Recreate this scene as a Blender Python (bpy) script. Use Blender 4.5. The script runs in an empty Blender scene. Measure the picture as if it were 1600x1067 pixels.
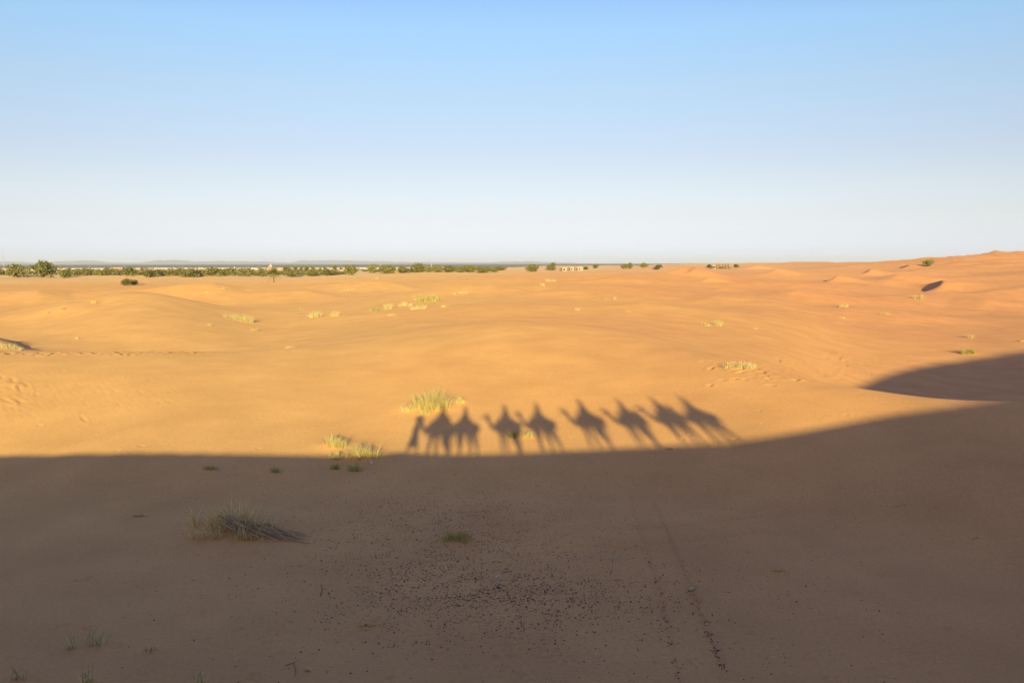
import bpy, bmesh, math, random
import numpy as np
from mathutils import Vector, Matrix

R = math.radians
C = bpy.context.scene.collection
SC = bpy.context.scene

# ------------------------------------------------------------------ camera, sky, sun, exposure
K = 1.15                      # metres per unit of the ground table
H = 10.0 * K                  # eye height over the hollow in front of the dune
F = 1386.0                    # focal length in photograph pixels
PITCH = math.atan((533.5 - 411.2) / F)
cam_d = bpy.data.cameras.new('camera'); cam = bpy.data.objects.new('camera', cam_d); C.objects.link(cam)
cam_d.sensor_width = 36.0; cam_d.lens = F / 1600 * 36.0
cam_d.clip_start = 0.05; cam_d.clip_end = 120000
cam.location = (0, 0, H); cam.rotation_euler = (math.pi / 2 - PITCH, R(0.08), 0)
SC.camera = cam
SP, CP = math.sin(PITCH), math.cos(PITCH)

def ray(px, py):
    u = (px - 800) / F; v = (533.5 - py) / F
    return np.array([u, CP + v * SP, -SP + v * CP])

S = ray(728, 636); S = S / np.linalg.norm(S)          # direction the sunlight travels
SUN_EL = math.asin(-S[2])
SUN_AZ = math.atan2(-S[0], -S[1])                     # compass bearing of the sun, clockwise from +Y
w = bpy.data.worlds.new('World'); SC.world = w; w.use_nodes = True
nt = w.node_tree; nt.nodes.clear()
sky = nt.nodes.new('ShaderNodeTexSky'); sky.sky_type = 'NISHITA'; sky.sun_disc = False
sky.sun_elevation = SUN_EL; sky.sun_rotation = SUN_AZ
sky.altitude = 700; sky.air_density = 0.85; sky.dust_density = 1.0; sky.ozone_density = 2.0
bg = nt.nodes.new('ShaderNodeBackground'); bg.inputs['Strength'].default_value = 0.10
out = nt.nodes.new('ShaderNodeOutputWorld')
# sky tint by height, upper stops raised to lighten the shaded sand; paler band low down, the same all round the horizon
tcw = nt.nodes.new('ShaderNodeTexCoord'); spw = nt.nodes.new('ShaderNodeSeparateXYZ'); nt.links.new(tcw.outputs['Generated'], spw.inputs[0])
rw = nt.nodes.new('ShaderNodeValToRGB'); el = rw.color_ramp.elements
SKY_TINT = [(0.0, (1.12, 1.16, 1.85)), (0.012, (0.95, 0.95, 1.50)), (0.03, (0.91, 0.80, 1.05)), (0.051, (0.95, 0.755, 0.83)), (0.087, (1.05, 0.78, 0.75)), (0.119, (1.09, 0.80, 0.75)), (0.185, (1.19, 0.96, 0.85)), (0.246, (1.19, 1.11, 1.03)), (0.30, (1.10, 1.06, 1.16)), (0.42, (1.36, 1.05, 1.46)), (1.0, (1.42, 1.05, 1.54))]
el[0].position = 0.0; el[0].color = (*SKY_TINT[0][1], 1); el[1].position = 1.0; el[1].color = (*SKY_TINT[-1][1], 1)
for p, c in SKY_TINT[1:-1]:
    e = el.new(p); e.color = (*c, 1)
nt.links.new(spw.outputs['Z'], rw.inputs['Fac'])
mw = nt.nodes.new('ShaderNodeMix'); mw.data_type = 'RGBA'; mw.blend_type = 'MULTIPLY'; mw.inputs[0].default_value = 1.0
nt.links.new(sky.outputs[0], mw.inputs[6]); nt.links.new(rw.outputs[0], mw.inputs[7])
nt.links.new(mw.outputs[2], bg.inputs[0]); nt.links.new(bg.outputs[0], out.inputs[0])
sun_d = bpy.data.lights.new('sun', 'SUN'); sun_d.energy = 3.7; sun_d.angle = R(0.45)
sun_d.color = (1.0, 0.84, 0.40)
sun = bpy.data.objects.new('sun', sun_d); C.objects.link(sun); sun.location = (0, -60, 80)
sun.rotation_euler = Vector(S).to_track_quat('-Z', 'Y').to_euler()
vs = SC.view_settings
vs.view_transform = 'Standard'; vs.look = 'None'; vs.gamma = 1.0; vs.use_curve_mapping = False
vs.exposure = 1.0
SC.cycles.volume_bounces = 1

# ------------------------------------------------------------------ helpers
def tag(o, label=None, cat=None, group=None, kind=None):
    if label: o['label'] = label
    if cat: o['category'] = cat
    if group: o['group'] = group
    if kind: o['kind'] = kind
    return o

def link(name, me, mat=None, parent=None, smooth=False):
    if mat is not None and not me.materials: me.materials.append(mat)
    if smooth:
        me.polygons.foreach_set('use_smooth', [True] * len(me.polygons))
    o = bpy.data.objects.new(name, me); C.objects.link(o)
    if parent: o.parent = parent
    return o

def empty(name, loc, rz=0.0):
    o = bpy.data.objects.new(name, None); C.objects.link(o)
    o.empty_display_size = 0.3; o.location = loc; o.rotation_euler = (0, 0, rz)
    return o

def mesh(name, v, f):
    me = bpy.data.meshes.new(name); me.from_pydata([tuple(p) for p in v], [], f); me.update(); return me

def grid_mesh(name, P, closed_u=False):
    """P: (n, m, 3) array of points -> quad mesh, fast"""
    n, m = P.shape[:2]
    me = bpy.data.meshes.new(name)
    me.vertices.add(n * m); me.vertices.foreach_set('co', P.reshape(-1).astype(np.float32))
    mm = m if closed_u else m - 1
    i, j = np.meshgrid(np.arange(n - 1), np.arange(mm), indexing='ij')
    j2 = (j + 1) % m
    q = np.stack([i * m + j, i * m + j2, (i + 1) * m + j2, (i + 1) * m + j], -1).reshape(-1, 4)
    nq = len(q)
    me.loops.add(nq * 4); me.loops.foreach_set('vertex_index', q.reshape(-1).astype(np.int32))
    me.polygons.add(nq); me.polygons.foreach_set('loop_start', np.arange(0, nq * 4, 4, dtype=np.int32))
    me.polygons.foreach_set('use_smooth', np.ones(nq, dtype=bool))
    me.update(calc_edges=True); me.validate()
    return me

class MB:
    """collects simple solids into one mesh"""
    def __init__(s): s.v = []; s.f = []
    def add(s, v, f):
        b = len(s.v); s.v += [tuple(p) for p in v]; s.f += [tuple(i + b for i in q) for q in f]
    def box(s, c, d, rz=0.0, taper=1.0):
        ca, sa = math.cos(rz), math.sin(rz); vv = []
        for z in (-1, 1):
            k = taper if z > 0 else 1.0
            for x, y in ((-1, -1), (1, -1), (1, 1), (-1, 1)):
                X, Y = x * d[0] / 2 * k, y * d[1] / 2 * k
                vv.append((c[0] + X * ca - Y * sa, c[1] + X * sa + Y * ca, c[2] + z * d[2] / 2))
        s.add(vv, [(3, 2, 1, 0), (4, 5, 6, 7), (0, 1, 5, 4), (1, 2, 6, 5), (2, 3, 7, 6), (3, 0, 4, 7)])
    def tube(s, pts, rad, n=6, cap=True):
        pts = [Vector(p) for p in pts]
        if not hasattr(rad, '__len__'): rad = [rad] * len(pts)
        v = []; f = []
        for k, p in enumerate(pts):
            d = (pts[min(k + 1, len(pts) - 1)] - pts[max(k - 1, 0)]).normalized()
            a = Vector((0, 0, 1)) if abs(d.z) < 0.9 else Vector((1, 0, 0))
            x = d.cross(a).normalized(); y = d.cross(x)
            for i in range(n):
                t = 2 * math.pi * i / n
                v.append(p + (x * math.cos(t) + y * math.sin(t)) * rad[k])
        for k in range(len(pts) - 1):
            for i in range(n):
                f.append((k * n + i, (k + 1) * n + i, (k + 1) * n + (i + 1) % n, k * n + (i + 1) % n))
        if cap:
            f.append(tuple(range(n))); f.append(tuple(reversed(range((len(pts) - 1) * n, len(pts) * n))))
        s.add(v, f)
    def loft(s, rings, n=16, cap=True):
        """rings: (cx, cy, cz, rx, ry)"""
        v = []; f = []
        for cx, cy, cz, rx, ry in rings:
            for i in range(n):
                t = 2 * math.pi * i / n
                v.append((cx + rx * math.cos(t), cy + ry * math.sin(t), cz))
        for k in range(len(rings) - 1):
            for i in range(n):
                f.append((k * n + i, k * n + (i + 1) % n, (k + 1) * n + (i + 1) % n, (k + 1) * n + i))
        if cap:
            f.append(tuple(reversed(range(n)))); f.append(tuple(range((len(rings) - 1) * n, len(rings) * n)))
        s.add(v, f)
    def mesh(s, name): return mesh(name, s.v, s.f)
    def build(s, name, mat, parent=None, smooth=False): return link(name, s.mesh(name), mat, parent, smooth)

# ------------------------------------------------------------------ materials
def mat(name):
    m = bpy.data.materials.new(name); m.use_nodes = True
    n = m.node_tree.nodes; b = n['Principled BSDF']
    b.inputs['Specular IOR Level'].default_value = 0.1
    return m, n, m.node_tree.links, b

def ramp(n, stops):
    r = n.new('ShaderNodeValToRGB'); e = r.color_ramp.elements
    while len(e) > 1: e.remove(e[-1])
    e[0].position = stops[0][0]; e[0].color = (*stops[0][1], 1)
    for p, c in stops[1:]:
        q = e.new(p); q.color = (*c, 1)
    return r

def noise(n, l, scale, detail=3, vec=None, rough=0.55):
    t = n.new('ShaderNodeTexNoise'); t.inputs['Scale'].default_value = scale
    t.inputs['Detail'].default_value = detail; t.inputs['Roughness'].default_value = rough
    if vec is not None: l.new(vec, t.inputs['Vector'])
    return t

def mixc(n, l, fac, a, b, mode='MIX'):
    m = n.new('ShaderNodeMix'); m.data_type = 'RGBA'; m.blend_type = mode
    for sock, val in ((m.inputs[0], fac), (m.inputs[6], a), (m.inputs[7], b)):
        if hasattr(val, 'links') or isinstance(val, bpy.types.NodeSocket): l.new(val, sock)
        elif isinstance(val, tuple): sock.default_value = (*val, 1)
        else: sock.default_value = val
    return m.outputs[2]

def simple(name, c1, c2, scale=4.0, rough=0.8, bump=0.0):
    m, n, l, b = mat(name)
    tc = n.new('ShaderNodeTexCoord'); ns = noise(n, l, scale, 4, tc.outputs['Object'])
    r = ramp(n, [(0.3, c1), (0.7, c2)]); l.new(ns.outputs['Fac'], r.inputs['Fac'])
    l.new(r.outputs['Color'], b.inputs['Base Color']); b.inputs['Roughness'].default_value = rough
    if bump:
        bp = n.new('ShaderNodeBump'); bp.inputs['Strength'].default_value = bump
        l.new(ns.outputs['Fac'], bp.inputs['Height']); l.new(bp.outputs[0], b.inputs['Normal'])
    return m

def sand_material():
    m, n, l, b = mat('dune_sand')
    geo = n.new('ShaderNodeNewGeometry'); pos = geo.outputs['Position']
    sep = n.new('ShaderNodeSeparateXYZ'); l.new(pos, sep.inputs[0])
    big = noise(n, l, 0.012, 3, pos); mid = noise(n, l, 0.22, 5, pos); fine = noise(n, l, 7.0, 4, pos, 0.7)
    # paler yellow sand and redder sand in broad drifts; redder towards the high dunes on the right
    gx = n.new('ShaderNodeMath'); gx.operation = 'MULTIPLY_ADD'
    l.new(sep.outputs['X'], gx.inputs[0]); gx.inputs[1].default_value = 0.006; gx.inputs[2].default_value = -0.05
    gc = n.new('ShaderNodeClamp'); gc.inputs['Min'].default_value = -0.18; gc.inputs['Max'].default_value = 0.4
    l.new(gx.outputs[0], gc.inputs[0])
    ad = n.new('ShaderNodeMath'); ad.operation = 'ADD'; l.new(big.outputs['Fac'], ad.inputs[0]); l.new(gc.outputs[0], ad.inputs[1])
    r = ramp(n, [(0.30, (0.635, 0.364, 0.127)), (0.52, (0.635, 0.338, 0.118)), (0.9, (0.61, 0.293, 0.117))])
    l.new(ad.outputs[0], r.inputs['Fac'])
    r2 = ramp(n, [(0.3, (0.90, 0.89, 0.88)), (0.7, (1.06, 1.06, 1.06))]); l.new(mid.outputs['Fac'], r2.inputs['Fac'])
    c = mixc(n, l, 1.0, r.outputs['Color'], r2.outputs['Color'], 'MULTIPLY')
    r3 = ramp(n, [(0.25, (0.86, 0.86, 0.87)), (0.75, (1.12, 1.12, 1.1))]); l.new(fine.outputs['Fac'], r3.inputs['Fac'])
    c = mixc(n, l, 1.0, c, r3.outputs['Color'], 'MULTIPLY')
    # pale ground near the oasis
    far = n.new('ShaderNodeMapRange'); far.inputs['From Min'].default_value = 330; far.inputs['From Max'].default_value = 720
    l.new(sep.outputs['Y'], far.inputs['Value'])
    sd = n.new('ShaderNodeMapRange'); sd.inputs['From Min'].default_value = 260; sd.inputs['From Max'].default_value = 40
    l.new(sep.outputs['X'], sd.inputs['Value'])
    fm = n.new('ShaderNodeMath'); fm.operation = 'MULTIPLY'; l.new(far.outputs[0], fm.inputs[0]); l.new(sd.outputs[0], fm.inputs[1])
    c = mixc(n, l, fm.outputs[0], c, (0.56, 0.42, 0.24))
    l.new(c, b.inputs['Base Color'])
    b.inputs['Roughness'].default_value = 0.95; b.inputs['Specular IOR Level'].default_value = 0.05
    b.inputs['Diffuse Roughness'].default_value = 0.35
    mp = n.new('ShaderNodeMapping'); mp.inputs['Rotation'].default_value = (0, 0, R(28)); mp.inputs['Scale'].default_value = (1.0, 3.2, 1.0)
    l.new(pos, mp.inputs['Vector'])
    rip = noise(n, l, 2.2, 5, mp.outputs[0], 0.6)
    sm = n.new('ShaderNodeMath'); sm.operation = 'MULTIPLY_ADD'; l.new(fine.outputs['Fac'], sm.inputs[0]); sm.inputs[1].default_value = 0.35
    l.new(rip.outputs['Fac'], sm.inputs[2])
    bp = n.new('ShaderNodeBump'); bp.inputs['Strength'].default_value = 0.42; bp.inputs['Distance'].default_value = 0.05
    l.new(sm.outputs[0], bp.inputs['Height']); l.new(bp.outputs[0], b.inputs['Normal'])
    return m

def plain_material():
    m, n, l, b = mat('gravel_plain')
    geo = n.new('ShaderNodeNewGeometry'); pos = geo.outputs['Position']
    ln = n.new('ShaderNodeVectorMath'); ln.operation = 'LENGTH'; l.new(pos, ln.inputs[0])
    mp = n.new('ShaderNodeMapping'); mp.inputs['Scale'].default_value = (1, 0.5, 1); l.new(pos, mp.inputs['Vector'])
    ns = noise(n, l, 0.0011, 4, mp.outputs[0]); nf = noise(n, l, 0.02, 4, pos)
    ad = n.new('ShaderNodeMath'); ad.operation = 'MULTIPLY_ADD'; l.new(ns.outputs['Fac'], ad.inputs[0]); ad.inputs[1].default_value = 1500
    l.new(ln.outputs['Value'], ad.inputs[2])
    mr = n.new('ShaderNodeMapRange'); mr.inputs['From Min'].default_value = 3000; mr.inputs['From Max'].default_value = 3600
    l.new(ad.outputs[0], mr.inputs['Value'])
    pale = ramp(n, [(0.3, (0.50, 0.40, 0.26)), (0.7, (0.60, 0.48, 0.32))]); l.new(nf.outputs['Fac'], pale.inputs['Fac'])
    dark = ramp(n, [(0.3, (0.055, 0.052, 0.055)), (0.7, (0.09, 0.082, 0.08))]); l.new(nf.outputs['Fac'], dark.inputs['Fac'])
    l.new(mixc(n, l, mr.outputs[0], pale.outputs['Color'], dark.outputs['Color']), b.inputs['Base Color'])
    b.inputs['Roughness'].default_value = 0.95; b.inputs['Diffuse Roughness'].default_value = 1.0
    return m

def leaf_material(name, stops, trans=0.25):
    m, n, l, b = mat(name)
    geo = n.new('ShaderNodeNewGeometry'); oi = n.new('ShaderNodeObjectInfo')
    ad = n.new('ShaderNodeMath'); ad.operation = 'MULTIPLY_ADD'; l.new(oi.outputs['Random'], ad.inputs[0]); ad.inputs[1].default_value = 0.35
    mu = n.new('ShaderNodeMath'); mu.operation = 'MULTIPLY'; l.new(geo.outputs['Random Per Island'], mu.inputs[0]); mu.inputs[1].default_value = 0.65
    l.new(mu.outputs[0], ad.inputs[2])
    r = ramp(n, stops); l.new(ad.outputs[0], r.inputs['Fac'])
    l.new(r.outputs['Color'], b.inputs['Base Color']); b.inputs['Roughness'].default_value = 0.65
    tr = n.new('ShaderNodeBsdfTranslucent'); l.new(r.outputs['Color'], tr.inputs['Color'])
    mx = n.new('ShaderNodeMixShader'); mx.inputs[0].default_value = trans
    l.new(b.outputs[0], mx.inputs[1]); l.new(tr.outputs[0], mx.inputs[2])
    l.new(mx.outputs[0], n['Material Output'].inputs['Surface'])
    return m

M = dict(
    sand=sand_material(), plain=plain_material(),
    straw=leaf_material('straw_grass', [(0.0, (0.58, 0.46, 0.16)), (0.5, (0.78, 0.66, 0.27)), (1.0, (0.88, 0.80, 0.42))], .4),
    greengrass=leaf_material('green_grass', [(0.0, (0.30, 0.27, 0.07)), (0.5, (0.52, 0.46, 0.13)), (1.0, (0.78, 0.68, 0.28))], .4),
    drygrass=leaf_material('dead_grass', [(0.0, (0.20, 0.13, 0.05)), (0.35, (0.52, 0.37, 0.11)), (0.75, (0.82, 0.63, 0.24)), (1.0, (0.90, 0.74, 0.38))], .4),
    greystalk=leaf_material('grey_stalks', [(0.0, (0.16, 0.11, 0.05)), (0.5, (0.52, 0.38, 0.18)), (1.0, (0.85, 0.66, 0.36))]),
    sprig=leaf_material('fresh_blades', [(0.0, (0.11, 0.15, 0.035)), (0.5, (0.24, 0.27, 0.07)), (1.0, (0.45, 0.40, 0.14))]),
    leaf=leaf_material('tree_leaves', [(0.0, (0.14, 0.14, 0.038)), (0.5, (0.25, 0.235, 0.068)), (1.0, (0.38, 0.335, 0.11))]),
    leafdark=leaf_material('shrub_leaves', [(0.0, (0.07, 0.075, 0.018)), (0.5, (0.13, 0.125, 0.035)), (1.0, (0.22, 0.19, 0.06))]),
    frond=leaf_material('palm_fronds', [(0.0, (0.17, 0.16, 0.045)), (0.5, (0.30, 0.265, 0.085)), (1.0, (0.45, 0.37, 0.14))]),
    bark=simple('bark', (0.10, 0.07, 0.045), (0.20, 0.14, 0.09), 6, 0.9, 0.4),
    adobe=simple('adobe_wall', (0.40, 0.29, 0.18), (0.47, 0.35, 0.23), 0.6, 0.95, 0.2),
    pink=simple('pink_render', (0.44, 0.29, 0.20), (0.50, 0.34, 0.25), 0.6, 0.95, 0.2),
    white=simple('whitewash', (0.55, 0.50, 0.43), (0.64, 0.59, 0.52), 0.6, 0.9),
    dark=simple('dark_opening', (0.03, 0.025, 0.02), (0.05, 0.04, 0.03), 3, 0.8),
    steel=simple('galvanised_steel', (0.32, 0.33, 0.34), (0.42, 0.43, 0.44), 3, 0.5),
    pebble=simple('dark_pebble', (0.055, 0.034, 0.022), (0.13, 0.082, 0.050), 9, 0.85, 0.3),
    hill=simple('far_rock', (0.22, 0.18, 0.15), (0.30, 0.25, 0.21), 0.002, 0.95),
    coat=simple('camel_hair', (0.30, 0.19, 0.10), (0.42, 0.28, 0.16), 3, 0.9, 0.3),
    coatpale=simple('pale_camel_hair', (0.46, 0.36, 0.24), (0.58, 0.46, 0.32), 3, 0.9, 0.3),
    skin=simple('skin', (0.35, 0.19, 0.11), (0.42, 0.24, 0.15), 8, 0.6),
    blue=simple('indigo_cloth', (0.03, 0.06, 0.22), (0.05, 0.09, 0.30), 5, 0.9, 0.2),
    cream=simple('cream_cloth', (0.60, 0.54, 0.42), (0.70, 0.64, 0.52), 5, 0.9, 0.2),
    red=simple('red_blanket', (0.32, 0.05, 0.03), (0.42, 0.09, 0.05), 5, 0.95, 0.3),
    black=simple('black_eye', (0.01, 0.008, 0.006), (0.02, 0.016, 0.012), 5, 0.3),
    foil=simple('plastic_litter', (0.50, 0.47, 0.42), (0.66, 0.62, 0.56), 12, 0.35),
    rope=simple('rope_fibre', (0.35, 0.27, 0.16), (0.45, 0.36, 0.22), 20, 0.95),
)

# ------------------------------------------------------------------ ground heights
rng = np.random.default_rng(7)
PERM = np.concatenate([rng.permutation(256)] * 3)
GR = np.stack([np.cos(np.arange(256) / 256 * 2 * np.pi), np.sin(np.arange(256) / 256 * 2 * np.pi)], -1)
def perlin(x, y):
    xi = np.floor(x).astype(np.int64); yi = np.floor(y).astype(np.int64)
    xf = x - xi; yf = y - yi; xi &= 255; yi &= 255
    u = xf**3 * (xf * (xf * 6 - 15) + 10); v = yf**3 * (yf * (yf * 6 - 15) + 10)
    def g(ix, iy, dx, dy):
        h = PERM[PERM[ix & 255] + (iy & 255)]; return GR[h, 0] * dx + GR[h, 1] * dy
    a = g(xi, yi, xf, yf); b = g(xi + 1, yi, xf - 1, yf); c = g(xi, yi + 1, xf, yf - 1); d = g(xi + 1, yi + 1, xf - 1, yf - 1)
    return (a + u * (b - a)) + v * ((c + u * (d - c)) - (a + u * (b - a)))

def pchip(x, y, xs):
    x = np.asarray(x, float); y = np.asarray(y, float)
    h = np.diff(x); d = np.diff(y) / h; m = np.zeros_like(y)
    m[0], m[-1] = d[0], d[-1]
    for i in range(1, len(x) - 1):
        if d[i - 1] * d[i] > 0:
            w1 = 2 * h[i] + h[i - 1]; w2 = h[i] + 2 * h[i - 1]
            m[i] = (w1 + w2) / (w1 / d[i - 1] + w2 / d[i])
    xs = np.clip(xs, x[0], x[-1]); k = np.clip(np.searchsorted(x, xs) - 1, 0, len(x) - 2)
    t = (xs - x[k]) / h[k]
    return ((1 + 2 * t) * (1 - t)**2 * y[k] + t * (1 - t)**2 * h[k] * m[k] + t * t * (3 - 2 * t) * y[k + 1] + t * t * (t - 1) * h[k] * m[k + 1])

def smooth(a, b, x):
    t = np.clip((x - a) / (b - a), 0, 1); return t * t * (3 - 2 * t)

# profiles running away from the dune foot, one per bearing: (distance, sight-line row) or (distance, None, height)
P_ = lambda d, y: (d, y)
Z_ = lambda d, z: (d, None, z)
TAB = {
    -200: [Z_(36, 0), P_(44, 714), P_(70, 550), Z_(82, 2.2), P_(112, 522), P_(150, 494), P_(235, 456), P_(350, 440), P_(550, 432), Z_(850, 0)],
    0:    [Z_(36, 0), P_(43, 714), P_(70, 549), Z_(82, 1.9), P_(112, 521), P_(150, 493), P_(235, 456), P_(350, 440), P_(550, 432), Z_(850, 0)],
    100:  [Z_(36, 0), P_(43, 710), P_(71, 549), Z_(86, 1.0), P_(112, 512), P_(150, 475), P_(240, 453), P_(350, 440), P_(550, 431), Z_(850, 0)],
    220:  [Z_(36, 0), P_(43, 709), P_(72, 549), Z_(88, 0.6), P_(112, 500), P_(152, 457), P_(245, 449), P_(350, 440), P_(550, 431), Z_(850, 0)],
    310:  [Z_(36, 0), P_(43, 709), P_(74, 549), Z_(90, 0.8), P_(114, 506), P_(143, 476), P_(240, 452), P_(350, 440), P_(550, 431), Z_(850, 0)],
    400:  [Z_(36, 0), P_(43, 712), P_(76, 548), Z_(92, 1.0), P_(112, 524), P_(165, 485), P_(240, 455), P_(350, 440), P_(550, 431), Z_(850, 0)],
    600:  [Z_(36, 0), P_(43, 716), P_(82, 532), P_(100, 517), P_(125, 500), P_(170, 474), P_(250, 448), P_(360, 435), P_(550, 427), Z_(900, 0)],
    800:  [Z_(36, 0), P_(43.5, 709), P_(88, 501), Z_(108, 2.9), P_(130, 482), P_(180, 462), P_(255, 443), P_(370, 428), P_(560, 420), Z_(950, 0)],
    1000: [Z_(36, 0), P_(43, 701), P_(80, 524), Z_(96, 2.5), P_(120, 500), P_(175, 470), P_(260, 442), P_(380, 427), P_(560, 418), Z_(1000, 0)],
    1100: [Z_(36, 0), P_(43, 693), P_(66, 547), Z_(84, 1.9), P_(115, 512), P_(175, 475), P_(265, 443), P_(390, 425), P_(560, 416), Z_(1000, 0)],
    1200: [Z_(34, 0), P_(42, 682), P_(58, 577), Z_(76, 1.1), P_(108, 530), P_(175, 478), P_(270, 446), P_(400, 425), P_(560, 415), Z_(1000, 0)],
    1350: [Z_(31, 0), P_(44, 660), P_(51, 605), P_(94, 601), P_(124, 550), P_(182, 495), P_(275, 453), P_(410, 426), P_(600, 413), Z_(1100, 2)],
    1500: [Z_(28, 0), Z_(38, 1.7), P_(46, 623), P_(94, 618), P_(125, 556), P_(182, 500), P_(275, 451), P_(410, 424), P_(680, 407), Z_(1500, 5)],
    1600: [Z_(27, 0), Z_(36, 1.7), P_(44, 626), P_(94, 621), P_(126, 550), P_(182, 497), P_(275, 449), P_(410, 421), P_(720, 404), Z_(1500, 6)],
    1800: [Z_(26, 0), Z_(34, 1.8), P_(42, 628), P_(94, 623), P_(126, 545), P_(182, 492), P_(275, 446), P_(410, 418), P_(760, 402), Z_(1500, 8)],
}
cols = sorted(TAB); TT = []; KD = []; KZ = []
for c in cols:
    ds, zs = [], []
    for k in TAB[c]:
        r = ray(c, k[1] if k[1] is not None else 560)
        ds.append(k[0] * K); zs.append(k[2] * K if k[1] is None else H + k[0] * K * r[2] / r[1])
    hid = {-200: .8, 0: .8, 100: .7, 220: .9, 310: .8}.get(c)          # hollow hidden behind the big left dune
    d_ = ds[5] * 1.24; z_ = hid * K if hid is not None else float(pchip(ds, zs, np.array([d_]))[0])
    ds.insert(6, d_); zs.insert(6, z_)
    brow = {-200: .12, 0: .12, 100: .12, 220: .12, 310: .10, 400: .08, 1100: .14, 1200: .22, 1350: .38, 1500: .45, 1600: .45, 1800: .45}.get(c)   # how far the lee side drops behind the brow
    d_ = ds[2] * 1.065; z_ = (H - (H - zs[2]) * 1.065 - brow * K) if brow else float(pchip(ds, zs, np.array([d_]))[0])
    ds.insert(3, d_); zs.insert(3, z_)
    TT.append(ray(c, 560)[0] / ray(c, 560)[1]); KD.append(ds); KZ.append(zs)
TT = np.array(TT); KD = np.array(KD); KZ = np.array(KZ)
NT, NY = 301, 900
tg = np.linspace(TT[0], TT[-1], NT)
lyg = np.linspace(math.log(12.0), math.log(2000.0), NY)
kd = np.stack([pchip(TT, KD[:, k], tg) for k in range(KD.shape[1])], 1)
kz = np.stack([pchip(TT, KZ[:, k], tg) for k in range(KZ.shape[1])], 1)
BASE = np.zeros((NT, NY))
for i in range(NT):
    x = np.concatenate([[10.0, 20.0], kd[i], [kd[i, -1] * 1.15, 3000.0]]); y = np.concatenate([[0, 0], kz[i], [kz[i, -1] * 0.6, 0]])
    BASE[i] = pchip(x, y, np.exp(lyg))
def blur(A, s, ax):
    r = int(3 * s); k = np.exp(-np.arange(-r, r + 1)**2 / (2 * s * s)); k /= k.sum()
    P = np.pad(A, [(r, r) if a == ax else (0, 0) for a in (0, 1)], mode='edge')
    return np.apply_along_axis(lambda v: np.convolve(v, k, 'valid'), ax, P)
BASE = blur(blur(BASE, 5, 0), 2.6, 1)

def cubic(A, fi, fj):
    i = np.clip(np.floor(fi).astype(int), 1, A.shape[0] - 3); j = np.clip(np.floor(fj).astype(int), 1, A.shape[1] - 3)
    a = np.clip(fi - i, 0, 1); b = np.clip(fj - j, 0, 1)
    def wts(t): return (-.5*t + t*t - .5*t**3, 1 - 2.5*t*t + 1.5*t**3, .5*t + 2*t*t - 1.5*t**3, -.5*t*t + .5*t**3)
    wa, wb = wts(a), wts(b); o = 0
    for p in range(4):
        for q in range(4): o = o + wa[p] * wb[q] * A[i + p - 1, j + q - 1]
    return o

SLIPS = []          # small dunes with a steep left face: (x, y, height, run, drop, halfwidth, bearing)
def z_base(X, Y):
    X = np.asarray(X, float); Y = np.asarray(Y, float)
    Ys = np.maximum(Y, 12.0)
    t = np.clip(X / Ys, tg[0], tg[-1])
    z = cubic(BASE, (t - tg[0]) / (tg[1] - tg[0]), (np.log(np.clip(Ys, 12.0, 1999.0)) - lyg[0]) / (lyg[1] - lyg[0]))
    z = np.where(Y < 12, 0, z)
    # rolling dunes farther out
    ca, sa = math.cos(0.5), math.sin(0.5)
    U = X * ca + Y * sa; V = -X * sa + Y * ca
    wx = 9 * perlin(X / 60 + 3.1, Y / 60 + 1.7); wy = 9 * perlin(X / 60 + 9.3, Y / 60 + 4.2)
    n1 = perlin((U + wx) / 85, (V + wy) / 52); n2 = 1 - 2 * np.abs(perlin((U + wx) / 110 + 5.2, (V + wy) / 62 + 8.1)); n3 = perlin(X / 19 + 7, Y / 14)
    amp = smooth(95, 270, Y) * (1 - smooth(750, 1300, Y)) 
    rt = smooth(0.05, 0.5, X / np.maximum(Y, 1))
    z = z + amp * (2.7 * n1 + (0.8 + 1.4 * rt) * (n2 - 0.35) + 0.22 * n3 * (1 + 1.5 * rt))
    hi = smooth(0.40, 0.56, X / np.maximum(Y, 1)) * smooth(420, 800, Y) * (1 - smooth(1200, 1700, Y))
    z = z + hi * (3.6 * (1 - 2.4 * np.abs(perlin(U / 38 + 4.2, V / 30 + 1.3)) - .4) + 6 * (1 - 2 * np.abs(perlin(U / 150 + 2.2, V / 90 + 3.3))) - 2)
    # faint swell of the near sand
    nr = smooth(18, 40, Y) * (1 - smooth(140, 260, Y))
    z = z + nr * (0.06 * perlin(X / 9.0 + 2, Y / 7.0) + 0.35 * perlin(X / 27.0 + 8, Y / 21.0 + 3) * smooth(100, 150, Y))
    for (x0, y0, h, run, drop, hw, be) in SLIPS:
        u = (X - x0) * math.cos(be) + (Y - y0) * math.sin(be); v = -(X - x0) * math.sin(be) + (Y - y0) * math.cos(be)
        u = u + 0.25 * v * v / hw
        g = np.maximum(0, np.minimum(1 - u / run, 1 + u / drop)); g = np.where(u > 0, g * g * (3 - 2 * g), g)
        z = z + h * g * np.exp(-(v / hw)**2)
    return z

def pix(px, py, zf, ymin=16.0):
    """the ground point under a sight line"""
    r = ray(px, py); r = r / r[1]
    a, b = ymin, 6000.0
    for n in (260, 40, 12, 12, 12):
        ys = np.geomspace(a, b, n)
        ok = np.nonzero(zf(r[0] * ys, ys) >= H + r[2] * ys)[0]
        k = ok[0] if len(ok) else n - 1
        a, b = ys[max(k - 1, 0)], ys[k]
    return np.array([r[0] * b, b, float(H + r[2] * b)])

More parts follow.
